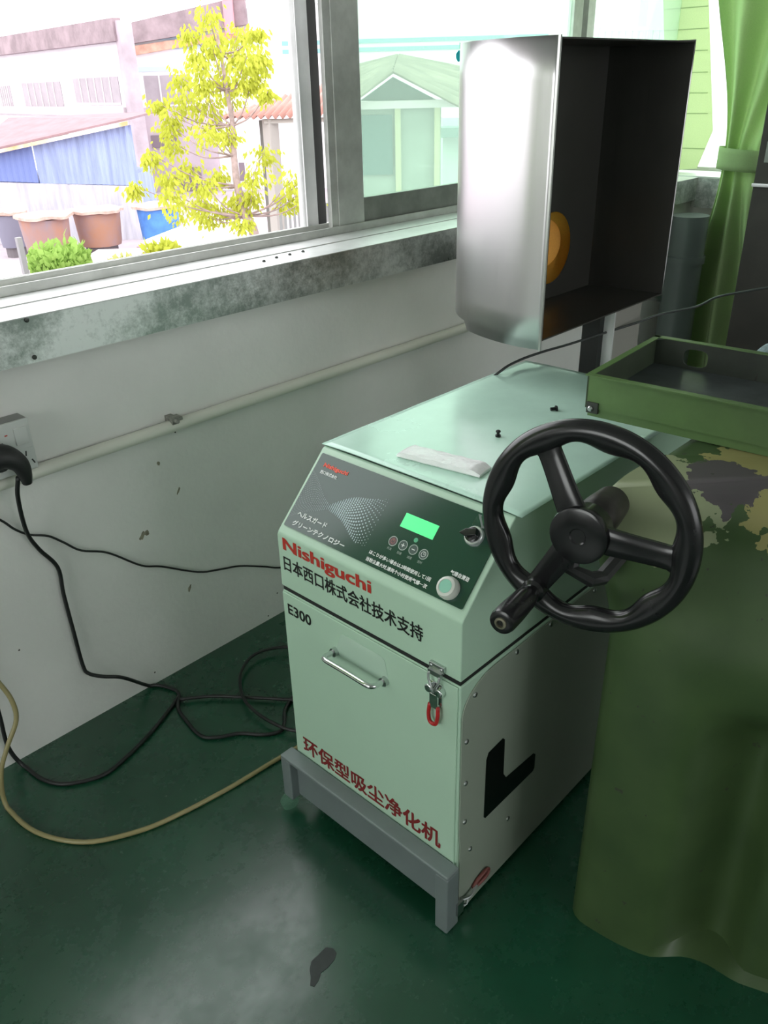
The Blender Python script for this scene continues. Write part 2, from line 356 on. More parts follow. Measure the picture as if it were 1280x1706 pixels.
# power plug and cables
pl = thing('power_plug', 'black moulded power plug pushed into the wall socket', 'plug', (-.25, WY-.07, .77))
b = MB().tube([(-.285, WY-.065, .798), (-.262, WY-.078, .796), (-.243, WY-.085, .778), (-.236, WY-.085, .752), (-.234, WY-.082, .728)], .02, 14, 6, radii=(.030, .010))
b.build('plug_body', RUBBER, pl, smooth_=True)
MB().cyl((-.275, WY-.08, .79), (-.275, WY-.046, .79), .024, 18).build('plug_face', RUBBER, pl, bevel=.002)
FZ = .006
pts = [wl(30, 795, WY-.08), wl(30, 830, WY-.06), wl(44, 885, WY-.03), wl(65, 915, WY-.02), wl(96, 945, WY-.012), wl(106, 990, WY-.012), wl(122, 1050, WY-.012), wl(138, 1108, WY-.014), wl(148, 1122, WY-.02), wl(172, 1127, WY-.03), wl(205, 1129, WY-.04)]
pts += [onz(x, y, FZ) for x, y in [(250,1143),(288,1148),(298,1158),(297,1180),(310,1200),(335,1226),(365,1228),(400,1222),(440,1224),(468,1218),(474,1203),(476,1180),(500,1150),(560,1110),(640,1050)]]
tag(MB().tube(pts, .0048, 10, 6, zmin=.006).build('power_cable', CABLE, smooth_=True), 'thick black power cable hanging from the plug and crossing the dark floor', 'cable')
pts = [wl(-420, 760, WY-.006), wl(-200, 800, WY-.006), wl(-60, 838, WY-.006)]+[wl(x, y, WY-.006) for x, y in [(0,866),(25,882),(50,891),(80,893),(105,903),(135,917),(180,921),(235,942),(270,944),(330,953),(365,949),(400,943),(440,944),(475,945),(560,930),(640,890),(720,850)]]
tag(MB().tube(pts, .0027, 8, 5).build('thin_cable', CABLE, smooth_=True), 'thin black cable sagging across the wall between socket and purifier', 'cable')
pts = [wl(-330, 930, WY-.02), wl(-180, 990, WY-.02), wl(-60, 1080, WY-.02), wl(-15, 1150, WY-.02), wl(0, 1195, WY-.02), wl(10, 1235, WY-.02), wl(22, 1258, WY-.02)]+[onz(x, y, FZ) for x, y in [(40,1276),(70,1298),(110,1306),(170,1292),(210,1262),(250,1222),(280,1185),(298,1160)]]
tag(MB().tube(pts, .0050, 10, 6, zmin=.006).build('floor_cable', CABLE, smooth_=True), 'black cable coming down the wall at far left then curving over the floor', 'cable')
pts = [onz(x, y, FZ+.004) for x, y in [(300,1165),(350,1160),(400,1161),(440,1163),(510,1165),(600,1150),(680,1120)]]
tag(MB().tube(pts, .0046, 10, 6).build('floor_cable', CABLE, smooth_=True), 'straight black cable lying on the floor towards the purifier back', 'cable')
pts = [onz(x, y, FZ+.012) for x, y in [(640,1030),(580,1060),(520,1080),(470,1078),(425,1090),(402,1120),(404,1158),(425,1185),(462,1208),(500,1218),(570,1215),(640,1190)]]
tag(MB().tube(pts, .0046, 10, 6).build('floor_cable', CABLE, smooth_=True), 'looped black cable on the floor left of the purifier', 'cable')
HOSE = mat('yellowed_hose', (.30, .26, .12), .35)
pts = [wl(-330, 1010, 1.03), wl(-160, 1050, 1.02), wl(-40, 1100, 1.0), wl(0, 1140, .98), wl(20, 1168, .965), wl(27, 1200, .955), wl(12, 1245, .95), wl(2, 1290, .945)]+[onz(x, y, FZ) for x, y in [(12,1345),(60,1386),(140,1403),(230,1385),(300,1356),(380,1314),(450,1272),(510,1236),(600,1180)]]
tag(MB().tube(pts, .0055, 10, 6, zmin=.006).build('air_hose', HOSE, smooth_=True), 'yellowed clear air hose looping over the green floor to the purifier', 'hose')
# ------------------------------------------------------------------ the dust purifier
ZA, ZB, ZSEAM, SX, D, W = .7052, .8401, .5795, .1322, .827, .45
pur = thing('dust_purifier', 'mint green dust purifier cabinet with slanted dark control panel and chrome handle', 'air purifier', (.4, .225, 0))
sk = .0015
body = MB().box(0.0, D-.01, 0, W, .105, ZSEAM-.003)
body = body.build('cabinet_body', MINT, pur, bevel=.004)
# front door slightly proud
MB().box(-.0035, 0.0, .004, W-.004, .140, ZSEAM-.005).build('front_door', MINT, pur, bevel=.0015)
# lid (upper housing)
r_ = .010
def lidprof():
    return [(0, ZSEAM+.0070), (0, ZA-.004), (.004, ZA+.0035), (SX-.003, ZB-.003), (SX+.004, ZB), (D-.006, ZB), (D, ZB-.006), (D, ZSEAM+.0070)]
lid = MB().prism([(x, 0, z) for x, z in lidprof()], (0, W, 0)).build('upper_housing', MINT, pur, bevel=.0022)
MB().box(.0025, D-.0025, .0025, W-.0025, ZSEAM-.0028, ZSEAM+.0068).build('seam_gasket', RUBBER, pur)
# top cover sheet, edges rolled down
def topf(u, v):
    x = SX+.002+(D-SX-.006)*u; y = -.010+(W+.016)*v; e = .0
    dz = 0
    if y < .05: dz -= .0085*((.05-y)/.06)**2
    if y > W-.09: dz -= .006*((y-W+.09)/.096)**2
    if x > D-.05: dz -= .004*((x-D+.05)/.05)**2
    return (x, y, ZB+.0048+dz*.35+.0003*math.sin(x*31+y*9)*math.sin(y*23))
MB().grid(topf, 44, 40).build('top_cover', TOPM, pur, smooth_=True, solid=.0016)
MB().box(SX+.004, D-.006, .001, W-.001, ZB-.001, ZB+.0012).build('cover_bed', mat('dark_bed', (.05, .08, .07), .6), pur)
# side cover plate with rounded front top corner, screws, L shaped opening
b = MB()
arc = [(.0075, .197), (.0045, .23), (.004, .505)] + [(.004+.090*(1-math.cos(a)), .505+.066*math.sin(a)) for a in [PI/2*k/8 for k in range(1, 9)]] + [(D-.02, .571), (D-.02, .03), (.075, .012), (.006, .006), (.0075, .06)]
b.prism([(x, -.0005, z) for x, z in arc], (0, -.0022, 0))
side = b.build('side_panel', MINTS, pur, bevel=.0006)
for x, z in [(.264,.564),(.156,.562),(.036,.541),(.016,.450),(.017,.351),(.018,.254),(.038,.165),(.162,.143),(.42,.562),(.60,.56)]:
    MB().lathe((x, -.0027, z), (0, -1, 0), [(0, .0052), (.002, .005), (.0032, .003)], 12).build('screw', STEEL, side, smooth_='auto')
Lp = [(.134,.373),(.136,.285),(.146,.268),(.240,.262),(.247,.255),(.247,.218),(.242,.212),(.083,.210),(.078,.216),(.078,.362),(.084,.376),(.128,.380)]
MB().prism([(x, -.0028, z) for x, z in Lp], (0, -.0008, 0)).build('side_window', mat('black_window', (.006, .008, .008), .2), side)
# dark metal slide / caster housing under body
MB().box(.02, D-.03, .02, W-.02, .055, .105).build('base_pan', mat('dark_pan_steel', (.05, .06, .055), .5), pur)
# front grey skid: top flange, recessed plate, two legs
b = MB().box(-.040, -.005, -.012, W+.012, .150, .160).box(-.020, -.014, .01, W-.01, .045, .150).box(-.040, -.004, -.012, .018, .002, .152).box(-.040, -.004, W-.018+.0, W+.012, .040, .152)
b.build('front_skid', GREYP, pur, bevel=.003)
for y in (.03, W-.03):
    for x in (.06, D-.08):
        q = MB().cyl((x, y-.012, .028), (x, y+.012, .028), .028, 20).box(x-.016, x+.016, y-.017, y-.013, .02, .062).box(x-.016, x+.016, y+.013, y+.017, .02, .062)
        q.build('caster', mat('caster_grey', (.12, .13, .13), .4), pur)
CAST = glass('clear_caster', (.8, .95, .88), .25, (.6, .9, .75))
q = MB().lathe((-.035, W+.002, .022), (.3, 1, 0), [(-.009, .014), (-.007, .020), (.007, .020), (.009, .014)], 20); q.build('clear_caster', CAST, pur, smooth_='auto')
# side bottom catch
b = MB().tube([(.010, -.006, .050), (.030, -.012, .046), (.055, -.010, .052)], .0035, 8, 4).tube([(.004, -.008, .040), (.02, -.012, .034), (.03, -.008, .046)], .0028, 8, 4).box(-.012, .006, -.0165, -.012, .030, .062)
cth = b.build('side_catch', STEEL, pur)
MB().tube([(.050, -.007, .047), (.080, -.012, .054), (.095, -.009, .060), (.085, -.009, .066), (.058, -.007, .058)], .004, 8, 4, closed=True).build('catch_grip', mat('faded_red_grip', (.20, .06, .05), .5), cth, smooth_=True)
# handle
b = MB(); xh = -.040; ya, yb = W-.152, W-.282
b.tube([(-.004, ya, .503), (-.022, ya, .505), (xh+.006, ya-.002, .507), (xh, ya-.012, .508), (xh, ya-.05, .508), (xh, yb+.05, .508), (xh, yb+.012, .508), (xh+.006, yb+.002, .507), (-.022, yb, .505), (-.004, yb, .503)], .0052, 14, 5)
hd = b.build('handle', CHROME, pur, smooth_=True)
for yy in (ya, yb): MB().cyl((-.0035, yy, .503), (-.012, yy, .503), .009, 16).build('handle_collar', STEEL, hd)
b = MB().prism([(-.0036, W-.150, .497), (-.0036, W-.168, .548), (-.0036, W-.176, .553), (-.0036, W-.272, .553), (-.0036, W-.281, .548), (-.0036, W-.292, .497)], (-.0006, 0, 0))
b.build('handle_backplate', mat('mint_film_plate', (.50, .68, .55), .22), pur, bevel=.0004)
# toggle latch
yl = W-.403
b = MB().box(-.0065, 0, yl-.016, yl+.016, .590, .603)
for dy in (-.011, .011): b.lathe((-.0065, yl+dy, .597), (-1, 0, 0), [(0, .004), (.002, .003)], 10)
lt = b.build('latch', STEEL, pur, bevel=.001)
b = MB().box(-.012, -.0065, yl-.014, yl+.014, .583, .592)
b.tube([(-.012, yl-.012, .585), (-.014, yl-.010, .572), (-.014, yl-.002, .556), (-.014, yl, .549)], .0022, 8, 4).tube([(-.012, yl+.012, .585), (-.014, yl+.010, .572), (-.014, yl+.002, .556), (-.014, yl, .549)], .0022, 8, 4)
b.build('latch_hook', STEEL, lt, smooth_='auto')
b = MB().box(-.007, -.0035, yl-.013, yl+.013, .520, .566)
for dy in (-.011, .011): b.lathe((-.004, yl+dy, .552), (-1, 0, 0), [(0, .0085), (.010, .0085), (.012, .006)], 14)
b.box(-.014, -.008, yl-.009, yl+.009, .515, .545)
b.build('latch_body', CHROME, lt, bevel=.0008)
MB().tube([(-.012, yl-.009, .520), (-.014, yl-.010, .500), (-.015, yl-.006, .484), (-.015, yl+.006, .484), (-.014, yl+.010, .500), (-.012, yl+.009, .520)], .0036, 10, 5).build('latch_grip', mat('red_grip', (.45, .02, .02), .35), lt, smooth_=True)
# slanted control panel
PA = Vector((0, W, ZA)); PU = Vector((SX, 0, ZB-ZA)).normalized(); PX = Vector((0, -1, 0)); PN = PX.cross(PU)
def pp(a, h, l=0): return PA+PX*a+PU*h+PN*(l+.0012)
b = MB().prism([pp(a, h) for a, h in [(.0105,.0185),(.4375,.0185),(.4395,.0205),(.4395,.1735),(.4375,.1755),(.0105,.1755),(.0085,.1735),(.0085,.0205)]], PN*.0012)
cp = b.build('control_panel', PANELM, pur)
cp['label'] = 'dark green glossy control panel'
LP = .0026
def ptext(nm, body, a, h, w_, h_, m, heavy=0): return text(nm, body, pp(a, h, .0015), PX, PU, w_, h_, m, cp, heavy)
ptext('printed_logo', 'Nishiguchi', .0280, .1485, .0650, .0105, mat('orange_red_print', (.85, .10, .05), .5), .0006)
ptext('printed_lettering', '西口株式会社', .0280, .1365, .0455, .0072, WHITE, .00022)
ptext('printed_lettering', 'ヘルスガード', .0280, .0445, .0790, .0110, WHITE, .00040)
ptext('printed_lettering', 'グリーンテクノロジー', .0275, .0250, .1390, .0112, WHITE, .00040)
ptext('printed_lettering', 'ほこりが多い場合は,2時間使用して1回', .2225, .0368, .1395, .0078, WHITE, .00022)
ptext('printed_lettering', '当粉尘量大时,请两个小时使用气爆一次', .2230, .0238, .1390, .0078, WHITE, .00022)
ptext('printed_lettering', '气爆自清洁', .3890, .0625, .0385, .0080, WHITE, .00025)
# dot wave
b = MB()
for i in range(46):
    u = i/45; a = .0105+.196*u**1.25
    if a < .09:
        k = (a-.0105)/.0795; hh = .046*(1-k)**1.2+.005; cc = .0835+.004*k; rr = .00034+.00012*k; nr = 20
    else:
        k = (a-.09)/.117; hh = .005+.047*k**.9; cc = .0875+.006*k; rr = .00055+.00105*math.sin(PI*min(1, k*1.0)**.9)**.8; nr = 17
    for j in range(nr):
        v = -1+2*(j+.5*(i % 2))/(nr-1)
        if abs(v) > 1: continue
        y = cc+hh*math.sin(v*PI/2)+.004*math.sin(a*60)
        if .0215 > y or y > .17: continue
        e = 1.3*rr*(1-.5*abs(v)**2)
        if a > .19 and abs(v) > .75: continue
        vs = [b.bm.verts.new(pp(a+e*1.05*math.cos(q*PI/3), y+e*math.sin(q*PI/3), .0016)) for q in range(6)]; b.bm.faces.new(vs)
b.build('dot_pattern', mat('pale_dots', (.50, .62, .64), .5), cp)
# display, lamp, membrane keys
LCD = mat('lcd_green', (.10, .85, .30), .3); LCD.node_tree.nodes['Principled BSDF'].inputs['Emission Color'].default_value = (.12, .95, .34, 1); LCD.node_tree.nodes['Principled BSDF'].inputs['Emission Strength'].default_value = .35
MB().prism([pp(a, h, .0012) for a, h in [(.2550,.1028),(.3287,.1028),(.3287,.1292),(.2550,.1292)]], PN*.0004).build('display', LCD, cp)
LEDM = mat('lamp_green', (.10, .45, .25), .3)
MB().lathe(pp(.2990, .0915, .0012), PN, [(0, .0042), (.0004, .0042)], 20).build('indicator_lamp', LEDM, cp)
for k, (a, h) in enumerate([(.2571,.0743),(.2800,.0746),(.3032,.0749),(.3262,.0746)]):
    kb = MB()
    kb.loft([[pp(a+rr*math.cos(2*PI*i/28), h+rr*math.sin(2*PI*i/28), .0012+z) for i in range(28)] for rr, z in [(.0092, 0), (.0092, .0005), (.0080, .0005), (.0080, 0)]], cap=False)
    key = kb.build('membrane_key', mat('key_ring', (.42, .50, .46), .4), cp)
    MB().lathe(pp(a, h, .0010), PN, [(0, .0078), (.0004, .0078)], 24).build('key_face', mat('key_face_red', (.10, .07, .07), .4) if k == 0 else mat('key_face_green', (.05, .09, .075), .4), key)
    sy = MB()
    if k == 0:
        sy.loft([[pp(a+rr*math.cos(2*PI*i/20), h+rr*math.sin(2*PI*i/20), .0017) for i in range(20)] for rr in (.0044, .0036)], cap=False)
        sy.prism([pp(a-.0005, h+.001, .0016), pp(a+.0005, h+.001, .0016), pp(a+.0005, h+.0055, .0016), pp(a-.0005, h+.0055, .0016)], PN*.0002)
        sy.build('key_symbol', mat('key_red', (.45, .15, .13), .5), key)
    else:
        if k in (1, 2): sy.prism([pp(a-.0035, h-.0007, .0016), pp(a+.0035, h-.0007, .0016), pp(a+.0035, h+.0007, .0016), pp(a-.0035, h+.0007, .0016)], PN*.0002)
        if k == 1: sy.prism([pp(a-.0007, h-.0035, .0016), pp(a+.0007, h-.0035, .0016), pp(a+.0007, h+.0035, .0016), pp(a-.0007, h+.0035, .0016)], PN*.00021)
        if k == 3:
            sy.loft([[pp(a+rr*math.cos(2*PI*i/20), h+rr*math.sin(2*PI*i/20), .0017) for i in range(20)] for rr in (.0050, .0041)], cap=False)
            sy.prism([pp(a-.0004, h, .0016), pp(a+.0004, h, .0016), pp(a+.0004, h+.0035, .0016), pp(a-.0004, h+.0035, .0016)], PN*.0002)
            sy.prism([pp(a, h-.0004, .0016), pp(a+.0028, h-.0004, .0016), pp(a+.0028, h+.0004, .0016), pp(a, h+.0004, .0016)], PN*.0002)
        sy.build('key_symbol', WHITE, key)
    ptext('printed_lettering', ['开关', '加速', '减速', '定时'][k], a-.0045, .0575, .0100, .0050, mat('dim_print', (.38, .46, .42), .5))
# round white push button
bt = MB().lathe(pp(.4020, .0405, 0), PN, [(0, .0190), (.010, .0190), (.016, .0165), (.0175, .0125), (.0165, .0115)], 40).build('push_button', mat('button_ring', (.66, .68, .62), .3), cp, smooth_='auto')
MB().lathe(pp(.4020, .0405, .0155), PN, [(0, .0116), (.0015, .0112)], 32).build('button_cap', mat('button_mint', (.28, .60, .46), .3), bt)
# rotary knob
kn = MB().lathe(pp(.4000, .1350, 0), PN, [(0, .0170), (.007, .0170), (.009, .0155), (.009, .0130)], 36).build('rotary_switch', mat('knob_bezel', (.75, .78, .78), .25, .6), cp, smooth_='auto')
MB().lathe(pp(.4000, .1350, .008), PN, [(0, .0130), (.006, .0125), (.007, .011)], 30).build('knob_base', BLACKP, kn, smooth_='auto')
kc = pp(.4000, .1350, .013); dk = (-PX*.86 - PU*.52).normalized(); dk = (PX*-.93+PU*-.36).normalized(); pk = PN.cross(dk)
MB().prism([kc+dk*.0185, kc+dk*.006+pk*.0065, kc-dk*.0125+pk*.0055, kc-dk*.0125-pk*.0055, kc+dk*.006-pk*.0065], PN*.012).build('knob_lever', BLACKP, kn, bevel=.001)
b = MB(); b.grid(lambda u, v: pp(.385+.024*u, .152+.020*v, .0022+.0012*math.sin(u*7+v*5)), 8, 6); b.build('film_scrap', CLEAR, cp, smooth_=True)
# lettering on the front
FX = (0, -1, 0); FU = (0, 0, 1)
text('printed_name', 'Nishiguchi', (-.0002, W-.0155, .6655), FX, FU, .2350, .0345, RED, pur, .0019, hy=.0006)
text('printed_lettering', '日本西口株式会社技术支持', (-.0002, W-.0135, .6270), FX, FU, .3555, .0335, BLACK, pur, .00060)
text('printed_lettering', 'E300', (-.0037, W-.0180, .5285), FX, FU, .0680, .0245, BLACK, pur, .00070)
text('printed_lettering', '环保型吸尘净化机', (-.0037, W-.0280, .1700), FX, FU, .3870, .0460, REDD, pur, .0011)
# package and two small bolts on top
zt = ZB+.0058
pk = thing('wrapped_package', 'flat white package in clear wrap lying on top of the purifier', 'package', (.205, .21, zt))
b = MB(); pa, pb2 = Vector((.196, .300, zt)), Vector((.222, .128, zt)); ax = (pb2-pa).normalized(); sd = Vector((-ax.y, ax.x, 0)); Ln = (pb2-pa).length
rings = []
for i in range(15):
    u = i/14; k = min(1, .35+u*14, .35+(1-u)*14); wd = .024*(.9+.1*k)+.0005*math.sin(u*22); ht = .013*(.25+.75*k)+.0007*math.sin(u*31)
    c0 = pa+ax*Ln*u; rings.append([c0+sd*wd+Vector((0, 0, ht*.3)), c0+sd*wd*.9+Vector((0, 0, ht*.9)), c0+Vector((0, 0, ht*1.05)), c0-sd*wd*.9+Vector((0, 0, ht*.9)), c0-sd*wd+Vector((0, 0, ht*.3)), c0-sd*wd*.85, c0+sd*wd*.85])
b.loft(rings).build('wrapping', mat('white_wrap', (.90, .90, .90), .25, bump=.3, bscale=60), pk, smooth_='auto')
b = MB(); c0 = pb2; b.prism([c0+sd*.023+Vector((0,0,.001)), c0+ax*.010+sd*.020+Vector((0,0,.002)), c0+ax*.012-sd*.018+Vector((0,0,.001)), c0-sd*.023+Vector((0,0,.001))], (0, 0, .0015)); b.build('wrap_end', CLEAR, pk)
BOLT = mat('black_bolt', (.02, .022, .022), .4, .5)
o = thing('small_bolt', 'small black bolt standing on the purifier top nearer the white package', 'bolt', (.39, .224, zt), None)
p = onz(830, 727, zt); o.location = p
b = MB().lathe(p, (0, 0, 1), [(0, .0055), (.003, .0055), (.0035, .003), (.009, .003), (.0095, .005), (.012, .0045), (.0135, .002)], 16); b.build('shank', BOLT, o)
o = thing('small_bolt', 'small black bolt lying on the purifier top near the green tray', 'bolt', (.584, .222, zt))
p = onz(923, 681, zt+.004); o.location = p
b = MB().lathe(p-Vector((.006, -.004, 0)), (1, -.7, 0), [(0, .0035), (.011, .0035), (.0115, .0068), (.014, .0062)], 16); b.build('shank', BOLT, o)
# cable over the back of the purifier
pts = [(.66, .50, .70), (.655, .475, .80), onz(836, 617, ZB+.013)]
pts += [onz(866, 600, ZB+.018), at(905, 586, 2.02), at(950, 573, 2.1), at(1000, 557, 2.14), at(1060, 538, 2.2), at(1100, 524, 2.22), at(1160, 511, 2.2), at(1195, 495, 2.15), at(1240, 486, 2.1), at(1290, 478, 2.05), at(1400, 465, 1.95)]
tag(MB().tube(pts, .0033, 8, 6).build('overhead_cable', mat('dark_grey_cable', (.05, .055, .055), .35), smooth_=True), 'dark cable stretching from the purifier back past the curtain', 'cable')
# ------------------------------------------------------------------ steel dust hood on its post
hz0, hz1 = .940, 1.530
hood = thing('dust_hood', 'large curved brushed steel dust hood with dark open front, on a post', 'dust hood', (.95, .5, 0))
def brushed():
    M = mat('brushed_steel', (.62, .60, .61), .28, 1.0); nt = M.node_tree; N = nt.nodes; L = nt.links; b = N['Principled BSDF']
    tc = N.new('ShaderNodeTexCoord'); mp = N.new('ShaderNodeMapping'); mp.inputs['Scale'].default_value = (90, 90, 2.5); n = N.new('ShaderNodeTexNoise'); n.inputs['Scale'].default_value = 3; n.inputs['Detail'].default_value = 6
    L.new(tc.outputs['Object'], mp.inputs[0]); L.new(mp.outputs[0], n.inputs[0]); mr = N.new('ShaderNodeMapRange'); mr.inputs[3].default_value = .25; mr.inputs[4].default_value = .37
    L.new(n.outputs['Fac'], mr.inputs[0]); L.new(mr.outputs[0], b.inputs['Roughness']); return M
BRUSH = brushed()
plan = [(.640, .300), (.633, .36), (.640, .43), (.665, .51), (.712, .585), (.775, .640), (.85, .672), (.94, .68), (1.03, .665), (1.11, .615), (1.165, .53), (1.19, .42), (1.197, .300)]
PL = smooth([Vector((x, y, 0)) for x, y in plan], 5)
def zbot(p):    # the bottom edge steps up at the back
    return hz0+(.0 if p.y < .53 else .018)
b = MB(); V0 = []; V1 = []
rows = 8
R_ = [[Vector((p.x, p.y, zbot(p)+(hz1-zbot(p))*k/rows)) for p in PL] for k in range(rows+1)]
b.loft(R_, cap=False, closed=False)
bmesh.ops.delete(b.bm, geom=[f for f in b.bm.faces if .85 < f.calc_center_median().x < 1.10 and .98 < f.calc_center_median().z < 1.24], context='FACES')
b.build('curved_shell', BRUSH, hood, smooth_=True, solid=.0022)
INN = mat('shaded_interior', (.040, .039, .034), .36, var=.15, vscale=6, rvar=.04)  # shade inside the hood is put into this dark colour
yb_ = .50
inner = [p for p in PL if p.y <= yb_+.001]
def plate(z0, z1):
    q = MB(); q.prism([(p.x+(.004 if p.x < .9 else -.004), min(p.y, 1), z0) for p in PL], (0, 0, z1-z0)); return q
plate(hz1-.006, hz1-.003).build('top_plate', INN, hood)
plate(hz0+.019, hz0+.022).build('bottom_plate', INN, hood)
# inner liner: back plate with a round duct hole, side cheeks
hc = Vector((.972, yb_, 1.085)); hr = .086
xl, xr = .683, 1.168
b = MB(); n = 40; outer = []
inn = [b.bm.verts.new((hc.x+hr*math.cos(2*PI*i/n), yb_, hc.z+hr*math.sin(2*PI*i/n))) for i in range(n)]
z0, z1 = hz0+.022, hz1-.006
out = []
for i in range(n):
    c, s_ = math.cos(2*PI*i/n), math.sin(2*PI*i/n)
    tx = ((xr-hc.x)/c if c > 1e-9 else (xl-hc.x)/c if c < -1e-9 else 1e9); tz = ((z1-hc.z)/s_ if s_ > 1e-9 else (z0-hc.z)/s_ if s_ < -1e-9 else 1e9)
    k = min(tx, tz); out.append(b.bm.verts.new((hc.x+c*k, yb_, hc.z+s_*k)))
for i in range(n): b.bm.faces.new([inn[i], inn[(i+1) % n], out[(i+1) % n], out[i]])
# fill the corners
for cx_, cz_ in ((xl, z0), (xr, z0), (xr, z1), (xl, z1)):
    o3 = sorted(out, key=lambda v: (v.co.x-cx_)**2+(v.co.z-cz_)**2)
    e1 = [v for v in out if abs(v.co.x-cx_) < 1e-6]; e2 = [v for v in out if abs(v.co.z-cz_) < 1e-6]
    a_ = min(e1, key=lambda v: abs(v.co.z-cz_)); c_ = min(e2, key=lambda v: abs(v.co.x-cx_))
    if (a_.co-c_.co).length > 1e-6: b.bm.faces.new([a_, b.bm.verts.new((cx_, yb_, cz_)), c_])
bp_ = b.build('back_plate', INN, hood)
for side_ in (0, 1):
    pc = [p for p in PL if p.y <= yb_+.02 and (p.x < .9) == (side_ == 0)]; dx = .005 if side_ == 0 else -.005
    MB().loft([[Vector((p.x+dx, p.y, z0)) for p in pc], [Vector((p.x+dx, p.y, z1)) for p in pc]], cap=False, closed=False).build('inner_cheek', INN, hood, solid=.001)
for px, py in ((1045,265),(1032,370)):
    p = wl(px, py, yb_); MB().lathe(p, (0, -1, 0), [(0, .008), (.003, .008), (.006, .004)], 14).build('rivet', mat('dull_rivet', (.20, .19, .17), .35, .8), bp_)
ORG = cloth('orange_duct_hose', (.95, .52, .10), .7)
b = MB(); prof = []
for k in range(18): prof.append((.001+k*.011, hr+.001+(.002 if k % 2 else 0)))
b.lathe(hc, (.0, 1, .02), prof, 36, cap=False); b.build('duct_hose', ORG, hood, smooth_=True)
MB().lathe(hc+Vector((.030, .05, .002)), (.35, 1, .0), [(0, hr*.72), (.002, hr*.72)], 36).build('duct_lit_end', cloth('yellow_lit_end', (1, .70, .24), .6), hood)  # lighter yellow disc stands for the lit end inside the duct
# rim bead
b = MB().box(.632, .637, .296, .301, hz0, hz1)
b.build('front_rim', mat('rim_steel', (.6, .61, .59), .3, 1), hood)
# post under the hood
MB().box(1.10, 1.265, .385, .45, .0, hz0+.02).build('post', mat('post_steel', (.55, .53, .49), .36, .5), hood, bevel=.003)
MB().box(1.093, 1.099, .372, .45, .0, hz0).build('post_flange', mat('bright_flange', (.85, .86, .86), .3, .3), hood)
MB().box(1.0, 1.3, .34, .52, 0, .012).build('post_foot', ALUD, hood)
MB().box(1.070, 1.0925, .40, .45, .012, hz0+.02).build('post_dark_strip', RUBBER, hood)  # black strip filling the dark gap left of the post
# ------------------------------------------------------------------ olive lathe pedestal with tray and hand wheel
lathe = thing('machine_pedestal', 'old olive green cast machine pedestal with flaking paint on its top', 'machine', (.4, -.4, 0))
def prof2(pts, n):
    P = smooth([Vector((*p, 0)) for p in pts], 12); L = [0]
    for a, c in zip(P, P[1:]): L.append(L[-1]+(c-a).length)
    out = []
    for i in range(n+1):
        t = L[-1]*i/n
        for j in range(len(L)-1):
            if L[j+1] >= t-1e-9: break
        k = (t-L[j])/max(1e-9, L[j+1]-L[j]); out.append(P[j].lerp(P[j+1], k))
    return out
HZ = .92
nf = 90
foot = prof2([(.60, -.150), (.30, -.150), (.195, -.153), (.163, -.172), (.160, -.215), (.172, -.291), (.210, -.395), (.254, -.509), (.34, -.75), (.45, -1.05)], nf)
top = prof2([(.60, -.120), (.32, -.120), (.190, -.118), (.152, -.134), (.158, -.165), (.180, -.205), (.225, -.260), (.275, -.345), (.36, -.60), (.50, -1.0)], nf)
def ss(a, b_, x):
    x = max(0, min(1, (x-a)/(b_-a))); return x*x*(3-2*x)
rows = []
nz = 60
for k in range(nz+1):
    z = HZ*k/nz; mixk = ss(.66, .86, z); ring = []
    tb = .0
    for i in range(nf+1):
        p = foot[i].lerp(top[i], mixk)
        # draft
        p = p+Vector((.012*(z/HZ), 0, 0))*(1-mixk)
        # rounded top edge
        if z > HZ-.045:
            q = (z-(HZ-.045))/.045; off = .045*(1-math.sqrt(max(0, 1-q*q)))
            tng = (foot[min(i+1, nf)]-foot[max(i-1, 0)]).normalized(); nrm = Vector((-tng.y, tng.x, 0))
            if nrm.dot(Vector((1, -.2, 0))) < 0 and i > 20: nrm = -nrm
            nrm = Vector((.75, -.35, 0)) if 18 < i < 30 else (Vector((0, -1, 0)) if i <= 18 else Vector((.92, .0, 0)))
            p = p+nrm*off*.8
        # recess in the front
        yy = p.y
        rec = ss(-.312, -.375, yy)*ss(.62, .49, z)*ss(-.01, .018, z)
        rec *= (1-.75*ss(-.39, -.47, yy))
        p = p+Vector((.095*rec, 0, 0))
        ring.append(Vector((p.x, p.y, z)))
    rows.append(ring)
b = MB(); b.loft(rows, cap=False, closed=False)
lip = rows[-1]
for f0 in (.35, .7, 1.0):
    pass
ctr = Vector((.62, -.55, HZ+.004))
for i in range(nf): b.bm.faces.new([b.bm.verts.new(lip[i]), b.bm.verts.new(lip[i+1]), b.bm.verts.new(ctr)])
